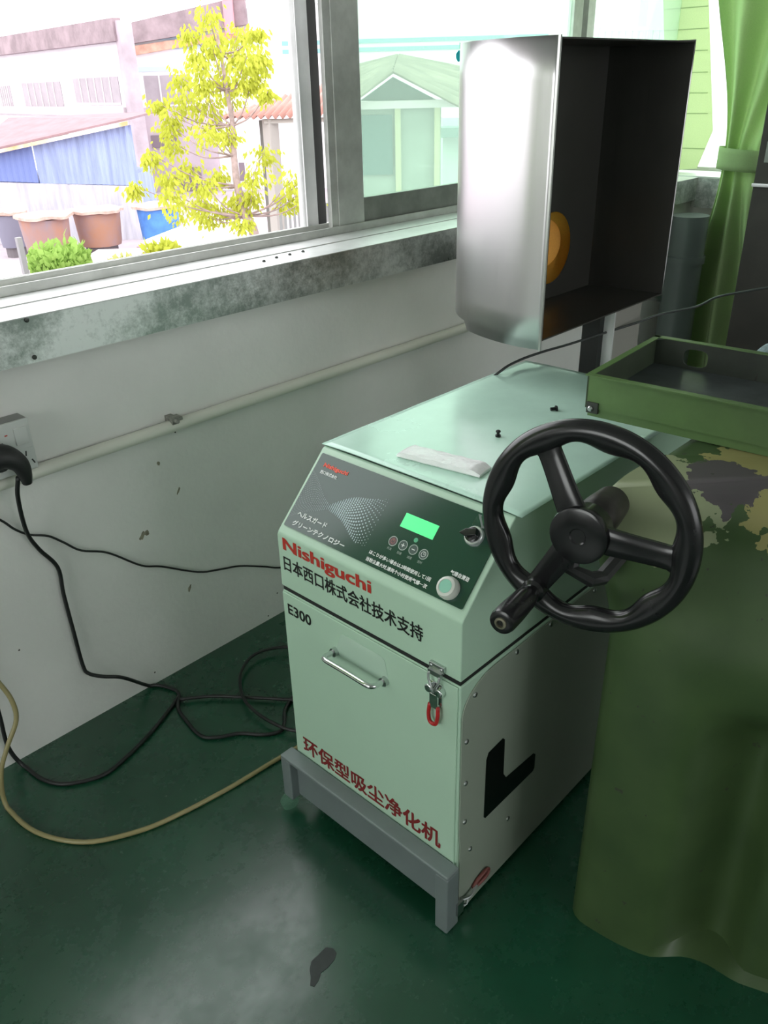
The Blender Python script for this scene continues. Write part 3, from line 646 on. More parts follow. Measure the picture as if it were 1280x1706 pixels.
def flaky():
    M = mat('olive_flaking_paint', (.115, .205, .075), .42); nt = M.node_tree; N = nt.nodes; L = nt.links; bs = N['Principled BSDF']
    g = N.new('ShaderNodeNewGeometry'); sp = N.new('ShaderNodeSeparateXYZ'); L.new(g.outputs['Position'], sp.inputs[0])
    n = N.new('ShaderNodeTexNoise'); n.inputs['Scale'].default_value = 7; n.inputs['Detail'].default_value = 8; L.new(g.outputs['Position'], n.inputs[0])
    n4 = N.new('ShaderNodeTexNoise'); n4.inputs['Scale'].default_value = 45; n4.inputs['Detail'].default_value = 8; L.new(g.outputs['Position'], n4.inputs[0])
    # distance from the worn spot's centre
    def blob(cx, cy, cz, r, thr):
        v = N.new('ShaderNodeVectorMath'); v.operation = 'SUBTRACT'; L.new(g.outputs['Position'], v.inputs[0]); v.inputs[1].default_value = (cx, cy, cz)
        v2 = N.new('ShaderNodeVectorMath'); v2.operation = 'LENGTH'; L.new(v.outputs[0], v2.inputs[0])
        q = N.new('ShaderNodeMath'); q.operation = 'MULTIPLY_ADD'; q.inputs[1].default_value = .16; L.new(n.outputs['Fac'], q.inputs[0]); L.new(v2.outputs['Value'], q.inputs[2])
        q2 = N.new('ShaderNodeMath'); q2.operation = 'MULTIPLY_ADD'; q2.inputs[1].default_value = .07; L.new(n4.outputs['Fac'], q2.inputs[0]); L.new(q.outputs[0], q2.inputs[2])
        s = N.new('ShaderNodeMath'); s.operation = 'LESS_THAN'; s.inputs[1].default_value = r+.115; L.new(q2.outputs[0], s.inputs[0]); return s
    base = N.new('ShaderNodeValToRGB'); L.new(n.outputs['Fac'], base.inputs[0])
    e = base.color_ramp.elements; e[0].position = .3; e[0].color = (.036, .070, .023, 1); e[1].position = .7; e[1].color = (.060, .105, .036, 1)
    def over(prev, mask, col):
        mx = N.new('ShaderNodeMix'); mx.data_type = 'RGBA'; L.new(mask.outputs[0], mx.inputs[0]); L.new(prev, mx.inputs[6]); mx.inputs[7].default_value = (*col, 1); return mx.outputs[2]
    c1 = over(base.outputs[0], blob(.23, -.19, .93, .11, 0), (.27, .31, .18))
    c2 = over(c1, blob(.37, -.32, .93, .12, 0), (.30, .28, .11))
    c3 = over(c2, blob(.30, -.25, .93, .075, 0), (.085, .075, .08))
    c4 = over(c3, blob(.36, -.36, .93, .07, 0), (.085, .075, .08))
    # small chips
    ch = N.new('ShaderNodeMath'); ch.operation = 'GREATER_THAN'; ch.inputs[1].default_value = .70; L.new(n4.outputs['Fac'], ch.inputs[0])
    c5 = over(c4, ch, (.04, .045, .03))
    L.new(c5, bs.inputs['Base Color']); return M
ped = b.build('pedestal_casting', flaky(), lathe, smooth_='auto', solid=0)
# floor mat line / foot flange
# tray on top
TR = Matrix.Translation((.404, .048, 0)) @ Matrix.Rotation(math.radians(4), 4, 'Z')
def tw(x, y, z): return TR @ Vector((x, y, z))
tray = thing('chip_tray', 'olive green sheet metal tray with darker inside resting on the pedestal', 'tray', (.55, -.2, .94))
TL_, TW_ = .292, .95
tz0, tz1 = .944, 1.0
b = MB().box(0, .003, -TW_, 0, tz0-.006, tz1, TR); b.build('front_wall', OLIVE, tray)
b = MB().box(0, TL_, -.003, 0, tz0-.006, tz1, TR); b.build('side_wall', mat('inner_olive', (.055, .075, .045), .5, var=.4, vscale=9), tray)  # inner walls coloured darker than the outside
# back wall with a rounded hole
bw = MB(); n = 24; hcx, hcz = -.085, .968
inn = [bw.bm.verts.new(tw(TL_, hcx+.024*(abs(math.cos(a))**.6*(1 if math.cos(a) > 0 else -1)), hcz+.017*(abs(math.sin(a))**.6*(1 if math.sin(a) > 0 else -1)))) for a in [2*PI*i/n for i in range(n)]]
out = []
for i in range(n):
    a = 2*PI*i/n; c, s_ = math.cos(a), math.sin(a); k = min((.085/c if c > 1e-6 else -.12/c if c < -1e-6 else 9), ((tz1-hcz)/s_ if s_ > 1e-6 else (tz0-.006-hcz)/s_ if s_ < -1e-6 else 9))
    out.append(bw.bm.verts.new(tw(TL_, hcx+c*k, hcz+s_*k)))
for i in range(n): bw.bm.faces.new([inn[i], inn[(i+1) % n], out[(i+1) % n], out[i]])
bw.box(TL_-.001, TL_+.001, -TW_, -.205, tz0-.006, tz1, TR)
bw.build('back_wall', mat('inner_olive_dark', (.035, .045, .032), .5, var=.4, vscale=9), tray, solid=.0025)
MB().box(.003, TL_, -TW_, -.003, tz0-.002, tz0+.001, TR).build('tray_floor', mat('mottled_grey_floor', (.085, .10, .10), .4, .2, var=.45, vscale=11), tray)
b = MB().box(-.010, .004, -TW_, 0, tz1-.001, tz1+.001, TR).box(0, TL_, -.012, .0, tz1, tz1+.0015, TR).box(TL_-.012, TL_+.002, -TW_, 0, tz1, tz1+.0015, TR)
b.build('rim_fold', OLIVE, tray)
b = MB().box(.004, .010, -TW_, -.004, .922, .944, TR); b.build('lower_flange', OLIVE, tray)
b = MB().box(.010, TL_-.01, -TW_, -.012, .924, .938, TR); b.build('support_frame', mat('frame_black', (.018, .022, .018), .6), tray)  # black frame filling the dark gap under the tray
b = MB().box(-.004, .003, -.026, -.004, .930, .950, TR); bk = b.build('corner_bracket', mat('grimy_bracket', (.03, .035, .028), .5), tray, bevel=.001)
MB().lathe(tw(-.004, -.013, .939), TR.to_3x3() @ Vector((-1, 0, 0)), [(0, .005), (.003, .005), (.005, .003)], 12).build('bolt', STEEL, bk)
# rag on the tray
b = MB(); p0 = at(1272, 588, 1.62)
for k in range(7):
    b.tube([p0+RT*(k*.010-.02)+UP*(-.012-.003*k), p0+RT*(k*.010-.005)+UP*.004, p0+RT*(k*.010+.012)+UP*(.014), p0+RT*(k*.010+.03)+UP*(.010)], .0055, 8, 4)
rg = b.build('striped_rag', mat('pale_blue_rag', (.50, .66, .70), .8, var=.5, vscale=60), smooth_=True)
tag(rg, 'pale blue crumpled rag on the tray back edge at right', 'rag')
# hand wheel
WC = at(975, 882, 1.12)
dn = (FW*-.75 + RT*-.56 + UP*-.356).normalized()
wx = (RT - dn*RT.dot(dn)).normalized(); wy = dn.cross(wx)
def wp(r, a, h=0): return WC + wx*(r*math.cos(a)) + wy*(r*math.sin(a)) + dn*h
wheel = thing('hand_wheel', 'black three spoke hand wheel with wavy rim and crank handle', 'hand wheel', WC)
RC = .1400
SPK = [math.radians(a) for a in (121, -4, 240)]
b = MB(); rings = []; n = 180; m_ = 20
for i in range(n):
    a = 2*PI*i/n
    rel = min(abs((a-s_+PI) % (2*PI)-PI) for s_ in SPK)
    wav = .0042*math.cos(9*(a-SPK[0]))
    ri = .0190+wav    # inner half width
    ring = []
    for k in range(m_):
        t = 2*PI*k/m_; cr = math.cos(t); rr = RC+(.0160*cr if cr > 0 else ri*cr)
        ring.append(wp(rr, a, .0140*math.sin(t)))
    rings.append(ring)
rings.append(rings[0])
b.loft(rings, cap=False).build('rim', BLACKP, wheel, smooth_=True)
for s_ in SPK:
    b = MB(); rings = []
    for i in range(13):
        u = i/12; rr = .024+u*(RC-.024-.004); hh = .012*(1-ss(0, .95, u)); wd = .0170+.004*(1-u)**2+.009*ss(.82, 1, u); th = .007
        c0 = wp(rr, s_, hh); tn = (-wx*math.sin(s_)+wy*math.cos(s_))
        rings.append([c0+tn*wd*x_+dn*th*z_ for x_, z_ in [(1, -.4), (1, .4), (.75, .9), (.25, 1.0), (-.25, 1.0), (-.75, .9), (-1, .4), (-1, -.4), (-.6, -1), (.6, -1)]])
    b.loft(rings).build('spoke', BLACKP, wheel, smooth_='auto')
MB().lathe(WC, dn, [(-.018, .028), (-.012, .036), (.010, .039), (.021, .0415), (.026, .0405), (.0275, .037), (.0275, .012), (.0255, .010)], 40).build('hub', BLACKP, wheel, smooth_='auto')
MB().lathe(WC, dn, [(-.105, .026), (-.06, .030), (-.035, .030), (-.03, .027), (-.012, .028)], 32).build('shaft_sleeve', mat('rusty_dark_sleeve', (.035, .030, .027), .4, .3, var=.5, vscale=20), wheel, smooth_='auto')
ha = math.radians(241)
MB().lathe(wp(.1235, ha, 0), dn, [(.0, .017), (.020, .0175), (.024, .013), (.030, .0125)], 28).build('handle_boss', BLACKP, wheel, smooth_='auto')
hg = MB().lathe(wp(.1235, ha, 0), dn, [(.029, .0120), (.032, .0145), (.050, .0175), (.085, .0190), (.113, .0190), (.119, .0175), (.121, .014), (.121, .008)], 32).build('crank_handle', BLACKP, wheel, smooth_='auto')
MB().lathe(wp(.1235, ha, 0), dn, [(.119, .0090), (.123, .0085), (.1235, .0055), (.121, .005)], 24).build('end_screw', mat('worn_brass_end', (.30, .28, .20), .35, .8), hg, smooth_='auto')
# scale bracket behind the wheel
b = MB(); q0 = wp(.03, math.radians(268), -.07); 
b.tube([at(962, 905, 1.20), at(952, 948, 1.19), at(985, 965, 1.19), at(1003, 962, 1.20), at(1035, 925, 1.23), at(1070, 895, 1.28)], .012, 8, 1)
b.build('index_lever', RUBBER, lathe)
# ------------------------------------------------------------------ curtain and corner duct
cu = thing('green_curtain', 'green cloth curtain tied back beside the right window', 'curtain', (2.87, .8, 0))
def curtf(u, v):
    z = .05+(2.45-.05)*v
    # left and right limits in y, gathered at the tie
    tie = 1.13
    if z > tie:
        k = ss(tie, 2.1, z); k2 = ss(tie, 1.45, z)
        yl_ = .895+(1.045-.895)*(ss(tie+.02, 2.0, z)); yr_ = .740-.30*k-.04*k2
    else:
        k = ss(tie, .5, z); yl_ = .895+.085*k; yr_ = .740-.10*k
    y = yl_+(yr_-yl_)*u
    amp = .014+.036*min(1, abs(z-tie)/.45)
    x = 2.87+amp*math.sin(u*2*PI*3.1+.8*math.sin(z*2.0))+.012*math.sin(u*23+z)
    return (x, y, z)
MB().grid(curtf, 150, 70).build('curtain_cloth', CURT, cu, smooth_=True, solid=.0015)
def band(u, v):
    a = 2*PI*u; return (2.87+.052*math.sin(a), .818+.092*math.cos(a), 1.10+.085*v+.006*math.cos(a))
MB().grid(band, 40, 4).build('tie_band', CURT, cu, smooth_=True, solid=.003)
MB().cyl((2.86, -.5, 2.47), (2.86, 1.06, 2.47), .012, 14).build('curtain_rod', ALU, cu)
c2 = thing('green_curtain', 'unseen green cloth curtain added left of the view to give the hood green reflections', 'curtain', (-.9, .97, 0))  # added out of view so the hood reflects green
MB().grid(lambda u, v: (-1.50+.98*u, .97+.035*math.sin(u*46+.5*math.sin(v*5)), .93+1.52*v), 120, 20).build('curtain_cloth', CURT, c2, smooth_=True, solid=.0015)
MB().cyl((-2.6, .97, 2.47), (2.8, .97, 2.47), .012, 14).build('curtain_rod', ALU, c2)
dc = thing('dark_cabinet', 'dark brown machine cabinet in shade behind the curtain at the right edge', 'cabinet', (2.55, .1, 0))
DCM = mat('dark_brown_cabinet', (.030, .026, .022), .6, var=.3, vscale=6)
MB().box(2.35, 2.75, -.4, .55, 0, 2.0).build('cabinet_body', DCM, dc, bevel=.004)
MB().box(2.33, 2.35, .42, .52, 1.18, 1.25).build('control_box', mat('grey_control_box', (.20, .22, .20), .4), dc, bevel=.003)
MB().box(2.335, 2.35, .38, .55, 1.10, 1.112).build('shelf_edge', STEEL, dc, bevel=.001)
dk_ = thing('corner_pipe', 'thick dark grey drain pipe standing in the corner under the sill', 'pipe', (2.72, .93, 0))
GP = mat('grey_plastic_pipe', (.13, .16, .15), .3)
MB().cyl((2.72, .93, 0), (2.72, .93, .93), .078, 32).build('pipe', GP, dk_, smooth_='auto')
MB().cyl((2.72, .93, .735), (2.72, .93, .765), .086, 32).build('collar', GP, dk_, smooth_='auto')
# ------------------------------------------------------------------ outdoors
GZ = -2.8
gr = MB().box(-60, 90, 1.4, 120, GZ-.2, GZ).build('ground', mat('pale_asphalt', (.42, .36, .39), .9, var=.15, vscale=.8)); gr['kind'] = 'structure'
HX = Vector((math.cos(HEAD), -math.sin(HEAD), 0)); HY = Vector((math.sin(HEAD), math.cos(HEAD), 0))
class Plane:
    """a vertical facade through p along direction d; q(px,py) gives the point of it seen there"""
    def __init__(s, p, d): s.p = Vector(p); s.d = Vector(d).normalized(); s.n = Vector((-s.d.y, s.d.x, 0)); s.n = s.n if s.n.dot(HY) > 0 else -s.n
    def q(s, px, py): d = at(px, py, 1)-CAM; return CAM+d*((s.p-CAM).dot(s.n)/d.dot(s.n))
    def sz(s, px, py): a = s.q(px, py); return ((a-s.p).dot(s.d), a.z)
    def pt(s, a, z, k=0): v = s.p+s.d*a+s.n*k; return Vector((v.x, v.y, z))
    def rect(s, b, a0, a1, z0, z1, k0, k1): return b.prism([s.pt(a0, z0, k0), s.pt(a1, z0, k0), s.pt(a1, z1, k0), s.pt(a0, z1, k0)], s.n*(k1-k0))
WHW = mat('white_render', (.80, .77, .79), .9, var=.10, vscale=.5, stretch=(1, 1, .3))
PINKB = mat('rusty_fascia', (.33, .25, .27), .9, var=.3, vscale=1.2)
SHUT = mat('grey_pink_glazing', (.36, .31, .34), .6, var=.1, vscale=2)
BARS = mat('pale_bars', (.62, .56, .58), .7)
STRIPE = mat('blue_grey_stripe', (.45, .55, .66), .9)
def wins(F, rects, root, bars=5):
    for (x0, y0, x1, y1) in rects:
        a0, _ = F.sz(x0, (y0+y1)/2); a1, _ = F.sz(x1, (y0+y1)/2); z1 = F.sz((x0+x1)/2, y0)[1]; z0 = F.sz((x0+x1)/2, y1)[1]
        b = MB(); F.rect(b, a0, a1, z0, z1, -.03, .0); wn = b.build('window', SHUT, root)
        b = MB()
        comb = [(a0, z0-.06), (a1, z0-.06), (a1, z0+.02)]
        for i in range(bars-1, 0, -1): aa = a0+(a1-a0)*i/bars; comb += [(aa+.035, z0+.02), (aa+.035, z1), (aa-.035, z1), (aa-.035, z0+.02)]
        comb.append((a0, z0+.02)); b.prism([F.pt(x, z, -.06) for x, z in comb], F.n*.029)
        if bars > 1: b.build('window_bars', BARS, wn)
# left wing
dL = at(-650, 172, 1)-CAM; dL.z = 0
FL_ = Plane(at(210, 120, 33), -dL)
wg = thing('factory_building', 'white factory wing with rusty fascia, far left beyond the open window', 'building', FL_.pt(-6, GZ, 3))
b = MB(); zt0 = FL_.sz(100, 62)[1]; FL_.rect(b, -26, 0, GZ, zt0, 0, .4); b.build('wall', WHW, wg)
b = MB(); FL_.rect(b, -26.2, .2, FL_.sz(110, 80)[1], zt0+.35, -.35, 0); b.build('fascia', PINKB, wg)
b = MB(); zz = FL_.sz(140, 117)[1]; FL_.rect(b, -26, 0, zz, zz+.28, -.04, 0); b.build('stripe', STRIPE, wg)
b = MB(); zz = FL_.sz(100, 191)[1]; FL_.rect(b, -26, 0, zz, zz+.35, -.35, 0); b.build('ledge', mat('stained_ledge', (.50, .42, .45), .9), wg)
wins(FL_, [(-60,146,-12,184),(0,143,20,180),(40,137,104,178),(125,129,200,172)], wg, 6)
b = MB(); FL_.rect(b, .05, .5, GZ, zt0+.25, -.25, .3); b.build('corner_column', mat('stained_column', (.46, .38, .42), .9, var=.2, vscale=1), wg)
# right wing, nearly square to the view
FR_ = Plane(at(300, 120, 36), HX+HY*-.05)
w2_ = thing('factory_building', 'white factory wing with blue stripes behind the yellow tree', 'building', FR_.pt(6, GZ, 3))
a0 = FR_.sz(228, 120)[0]; b = MB(); zr0 = FR_.sz(240, 50)[1]; zr1 = FR_.sz(415, 14)[1]; a1 = FR_.sz(415, 60)[0]
b.prism([FR_.pt(a0, GZ), FR_.pt(30, GZ), FR_.pt(30, zr1+1.0), FR_.pt(a1, zr1), FR_.pt(a0, zr0)], FR_.n*6); b.build('wall', WHW, w2_)
b = MB(); b.prism([FR_.pt(a0-.3, zr0-.55, -.3), FR_.pt(a1, zr1-.6, -.3), FR_.pt(a1, zr1+.45, -.3), FR_.pt(a0-.3, zr0+.2, -.3)], FR_.n*.3); b.build('fascia', PINKB, w2_)
b = MB(); b.prism([FR_.pt(a0, zr0-.95, -.2), FR_.pt(a1, zr1-1.0, -.2), FR_.pt(a1, zr1-.75, -.2), FR_.pt(a0, zr0-.6, -.2)], FR_.n*.2); b.build('rust_band', mat('orange_rust_band', (.62, .34, .26), .9, var=.3, vscale=2), w2_)
TEAL = mat('teal_stripe', (.22, .42, .46), .9)
for y0, m0 in ((62, STRIPE), (78, STRIPE), (114, STRIPE)):
    zz = FR_.sz(300, y0)[1]; b = MB(); FR_.rect(b, a0, a1+1, zz-.09, zz+.09, -.05, 0); b.build('stripe', m0, w2_)
for y0 in (70, 84):
    zz = FR_.sz(560, y0)[1]; b = MB(); FR_.rect(b, a1+1.4, 16, zz-.08, zz+.08, -.05, 0); b.build('stripe', TEAL, w2_)
wins(FR_, [(242,125,320,175),(492,122,516,148),(492,212,520,235),(500,255,520,275)], w2_, 3)
b = MB(); q0 = FR_.sz(245, 225); q1 = FR_.sz(410, 225); zb_ = FR_.sz(300, 178)[1]; FR_.rect(b, a0, q0[0]+3.2, GZ, zb_, -.3, 0); b.build('grey_lower_wall', mat('grey_pink_wall', (.50, .41, .46), .9, var=.15, vscale=.7), w2_)
for px0, px1, y0, y1 in [(255,300,225,245),(300,342,278,320),(400,412,270,300)]:
    b = MB(); e0 = FR_.sz(px0, y0); e1 = FR_.sz(px1, y1); FR_.rect(b, e0[0], e1[0], e1[1], e0[1], -.36, -.30); b.build('dark_opening', mat('dark_opening_grey', (.22, .17, .20), .8), w2_)
b = MB(); p0 = at(388, -30, 30); p1 = at(392, 60, 30)
q_ = FR_.q(388, 58)-FR_.n*.5; MB().cyl(q_, q_+Vector((0, 0, 4)), .22, 16).build('exhaust_pipe', mat('red_pipe_paint', (.72, .28, .32), .7), w2_, smooth_='auto')
# blue shed
FB = Plane(at(110, 260, 25), HX+HY*.06)
sh = thing('blue_shed', 'blue corrugated shed with rusty red roof beyond the open window', 'shed', FB.pt(0, GZ, 1.5))
def corr(name, Pl, poly_top, poly_bot, m, root, wave=.18, amp=.022):
    """corrugated wall between two (px,py) lines"""
    (xa, ya_), (xb, yb__) = poly_top; (xc, yc), (xd, yd) = poly_bot
    A0, Z0 = Pl.sz(xa, ya_); A1, Z1 = Pl.sz(xb, yb__); B0 = Pl.sz(xc, yc)[1]; B1 = Pl.sz(xd, yd)[1]
    n = max(4, int((A1-A0)/wave*4)); q = MB()
    q.loft([[Pl.pt(A0+(A1-A0)*i/n, (Z0+(Z1-Z0)*i/n), amp*math.sin(i*PI/2)) for i in range(n+1)], [Pl.pt(A0+(A1-A0)*i/n, (B0+(B1-B0)*i/n), amp*math.sin(i*PI/2)) for i in range(n+1)]], cap=False, closed=False)
    return q.build(name, m, root, solid=.02)
BLUE = mat('faded_blue_sheet', (.33, .39, .62), .7, var=.2, vscale=1.5, stretch=(3, 3, .4))
corr('blue_wall', FB, ((52,232),(218,208)), ((52,306),(222,309)), BLUE, sh)
corr('dark_blue_wall', FB, ((-60,262),(50,234)), ((-60,300),(50,305)), mat('deep_blue_sheet', (.18, .23, .48), .7), sh)
corr('lower_wall', FB, ((-60,302),(235,310)), ((-60,420),(235,420)), mat('pale_lower_sheet', (.52, .50, .56), .8, var=.2, vscale=2, stretch=(3, 3, .4)), sh, .3)
e0 = FB.q(-60, 262); e1 = FB.q(216, 200); up0 = FB.q(-60, 208)+FB.n*4; up1 = FB.q(216, 196)+FB.n*4
b = MB(); b.prism([e0-FB.n*.25, e1-FB.n*.25, up1, up0], (0, 0, .06)); b.build('roof', mat('faded_red_roof', (.30, .19, .21), .8, var=.15, vscale=2), sh)
b = MB(); b.prism([FB.q(-60,262)-FB.n*.35, FB.q(216,201)-FB.n*.35, FB.q(216,208)-FB.n*.35, FB.q(-60,268)-FB.n*.35], FB.n*.08); b.build('roof_edge', mat('white_rusty_edge', (.80, .72, .66), .8, alt=(.62, .36, .18), vscale=1.3), sh)
sh_b = MB(); FB.rect(sh_b, FB.sz(-60,300)[0], FB.sz(215,300)[0], GZ, FB.sz(100,300)[1], .2, 4); sh_b.build('rear_body', BLUE, sh)
# rusty tanks
RUST = mat('rusty_tank', (.42, .20, .13), .8, alt=(.30, .22, .24), vscale=1.6, stretch=(1, 1, .5))
LID = mat('pinkish_lid', (.60, .42, .36), .85, var=.3, vscale=4)
def tank(px, py_top, py_bot, rpx, t, m, label, name='rusty_tank'):
    r = rpx*t/F_PX; tp = at(px, py_top, t); bt_ = at(px, py_bot, t); c0 = Vector((tp.x, tp.y, 0))
    T = thing(name, label, 'tank', (tp.x, tp.y, GZ), 'tanks behind the sill')
    MB().lathe(Vector((c0.x, c0.y, 0)), (0, 0, 1), [(bt_.z, r*.86), (bt_.z+.1, r*.9), (tp.z-.02, r)], 28).build('tank_body', m, T, smooth_='auto')
    b = MB(); rnd = random.Random(px); n = 22
    ring = [Vector((c0.x+math.cos(2*PI*i/n)*r*rnd.uniform(1.08, 1.25), c0.y+math.sin(2*PI*i/n)*r*rnd.uniform(1.08, 1.25), tp.z+rnd.uniform(-.02, .03))) for i in range(n)]
    b.prism(ring, (0, 0, .07)); b.build('tank_lid', LID, T)
    MB().lathe(Vector((c0.x, c0.y, 0)), (0, 0, 1), [(GZ, r*.7), (bt_.z, r*.7)], 16).build('tank_plinth', mat('plinth_dark', (.16, .14, .15), .9), T)
    return T
tank(72, 362, 425, 40, 21.5, RUST, 'rusty red open tank with round tag nearest the left window corner')
tank(160, 352, 412, 38, 22.5, mat('rusty_grey_tank', (.34, .22, .22), .8, alt=(.40, .20, .13), vscale=1.4), 'rusty brown and grey tank in the middle of the tank row')
tank(15, 356, 415, 24, 23.5, mat('grey_tank', (.20, .19, .25), .8), 'dark grey narrow tank left of the rusty red tank', 'grey_tank')
tank(262, 345, 405, 34, 23, mat('blue_tank_paint', (.10, .28, .75), .7, var=.3, vscale=2), 'blue tank with pink lid behind the yellow tree branches', 'blue_tank')
# pale block, railing, bushes below the window
p0 = at(190, 440, 17.5)
b = MB(); pb_ = Plane(at(190, 440, 17.5), HX); s0 = pb_.sz(138, 445); s1 = pb_.sz(225, 430); pb_.rect(b, s0[0], s1[0], GZ, s1[1], 0, 1.2)
tag(b.build('concrete_block', mat('pale_concrete', (.68, .58, .58), .9, var=.15, vscale=2)), 'pale pink concrete block below the tanks', 'block')
def railing(label, Pl, x0, x1, ytop, ybot, n, m):
    T = thing('railing', label, 'railing', Pl.pt((Pl.sz(x0, ytop)[0]+Pl.sz(x1, ytop)[0])/2, GZ))
    a0, z0 = Pl.sz(x0, ytop); a1 = Pl.sz(x1, ytop)[0]; b = MB()
    Pl.rect(b, a0, a1, z0-.06, z0, -.03, .03); b.build('top_rail', m, T)
    for i in range(n+1):
        a = a0+(a1-a0)*i/n; b = MB(); Pl.rect(b, a-.022, a+.022, GZ, z0-.05, -.02, .02); b.build('baluster', m, T)
railing('brownish bar railing beside the white sheet roof', Plane(at(245, 410, 19.3), HX), 228, 238, 410, 440, 14, mat('pink_railing', (.45, .33, .35), .7))
railing('grey bar railing under the red corrugated shelter', Plane(at(495, 350, 15), HX), 466, 560, 340, 400, 12, mat('grey_railing', (.33, .33, .34), .7))
# white sheet roof on a low shed
lw = thing('low_shed', 'low shed with white sheet roof under the yellow tree', 'shed', (at(350, 420, 15).x, at(350, 420, 15).y, GZ))
A, B_, C_, D_ = at(238, 404, 17), at(405, 352, 21), at(520, 420, 17), at(330, 436, 13.5)
zz = A.z
def flat(px, py, z):
    return onz(px, py, z)
R4 = [flat(240, 405, -1.6), flat(340, 366, -1.5), flat(425, 366, -1.5), flat(440, 440, -1.75), flat(310, 431, -1.75)]
MB().prism(R4, (0, 0, .06)).build('roof', mat('white_sheet_roof', (.86, .84, .86), .7), lw)
cx_ = sum((p for p in R4), Vector())/5
MB().prism([Vector((cx_.x+(p.x-cx_.x)*.92, cx_.y+(p.y-cx_.y)*.92, GZ)) for p in R4], (0, 0, 1.0)).build('wall', mat('shed_brown_wall', (.45, .33, .30), .9), lw)
# red corrugated shelter
def corr_quad(name, P00, P10, P11, P01, waves, amp, m, root):
    n = waves*6; P00, P10, P11, P01 = map(Vector, (P00, P10, P11, P01))
    nr = (P10-P00).cross(P01-P00).normalized()
    q = MB(); q.loft([[P00.lerp(P10, i/n)+nr*amp*math.sin(2*PI*i/6) for i in range(n+1)], [P01.lerp(P11, i/n)+nr*amp*math.sin(2*PI*i/6) for i in range(n+1)]], cap=False, closed=False)
    return q.build(name, m, root, solid=.012, smooth_=True)
RR = mat('red_corrugated_sheet', (.42, .20, .165), .7, var=.12, vscale=1.5)
rs = thing('red_shelter', 'open shelter with red corrugated roof on square posts', 'shelter', (at(450, 200, 15.5).x, at(450, 200, 15.5).y, GZ))
E0, E1, K0, K1 = at(364, 197, 15.5), at(560, 192, 15.5), at(395, 186, 18.5), at(600, 118, 18.5)
corr_quad('roof', E0, E1, K1, K0, 16, .035, RR, rs)
PST = mat('post_grey_brown', (.42, .38, .36), .8)
for px in (450,):
    p = at(px, 200, 15.7); b = MB().box(p.x-.11, p.x+.11, p.y-.11, p.y+.11, GZ, p.z+.02)
    if px == 450: b.build('post', PST, rs)
    else: MB().box(p.x-.05, p.x+.05, p.y-.05, p.y+.05, GZ, p.z-.0).build('post', PST, rs); b.bm.free()
p = at(441, 200, 15.9); MB().box(p.x-.08, p.x+.08, p.y-.08, p.y+.08, GZ, p.z).build('dark_post', mat('post_dark', (.14, .13, .12), .8), rs)
b = MB(); b.prism([at(440, 199, 15.6), at(560, 195, 15.6), at(560, 203, 15.6), at(440, 206, 15.6)], HY*.12); b.build('beam', PST, rs)
# gabled kiosk seen through the tinted pane
gk = thing('gabled_kiosk', 'small kiosk with brown corrugated gable roof seen through the tinted pane', 'kiosk', (at(665, 250, 12).x, at(665, 250, 12).y, GZ))
BR = mat('brown_sheet_roof', (.27, .24, .19), .8, var=.3, vscale=2)
ap = at(662, 96, 12); 
corr_quad('roof', at(560, 190, 11.2), at(590, 110, 14.5), at(664, 92, 14), at(655, 118, 10.8), 9, .03, BR, gk)
corr_quad('roof', at(655, 118, 10.8), at(664, 92, 14), at(800, 118, 14.5), at(772, 180, 11.2), 9, .03, BR, gk)
GKP = Plane(at(662, 200, 11.6), HX)
TW = mat('pale_teal_wall', (.26, .30, .27), .8, var=.15, vscale=2)
b = MB(); a0, _ = GKP.sz(596, 200); a1, _ = GKP.sz(735, 200); zt_ = GKP.sz(662, 172)[1]; GKP.rect(b, a0, a1, GZ, zt_, 0, 2.0); b.build('wall', TW, gk)
b = MB(); b.prism([GKP.q(600, 168), GKP.q(655, 128), GKP.q(735, 170)], GKP.n*.1); b.build('gable', mat('dark_teal_gable', (.10, .15, .14), .7), gk)
b = MB(); e0 = GKP.sz(602, 192); e1 = GKP.sz(655, 290); GKP.rect(b, e0[0], e1[0], e1[1], e0[1], -.05, 0); b.build('window', mat('teal_dark_glass', (.05, .11, .11), .3), gk)
for px in (663, 728):
    b = MB(); a, _ = GKP.sz(px, 230); GKP.rect(b, a-.04, a+.04, GZ, zt_, -.09, 0); b.build('post', mat('yellowish_post', (.40, .39, .26), .8), gk)
b = MB(); zz = GKP.sz(662, 174)[1]; GKP.rect(b, a0-.1, a1+.3, zz-.05, zz+.05, -.12, -.05); b.build('beam', BARS, gk)
# houses further right
hb = thing('white_house', 'pale low house behind the kiosk in the tinted pane', 'house', (at(760, 230, 22).x, at(760, 230, 22).y, GZ))
HP = Plane(at(760, 230, 22), HX); b = MB(); HP.rect(b, HP.sz(738,230)[0], HP.sz(850,230)[0], GZ, HP.sz(760,196)[1], 0, 3); b.build('wall', mat('pale_house_wall', (.55, .62, .60), .9), hb)
b = MB(); HP.rect(b, HP.sz(728,215)[0], HP.sz(860,215)[0], HP.sz(760,226)[1], HP.sz(760,210)[1], -.8, .0); b.build('awning', mat('grey_awning', (.20, .28, .27), .8), hb)
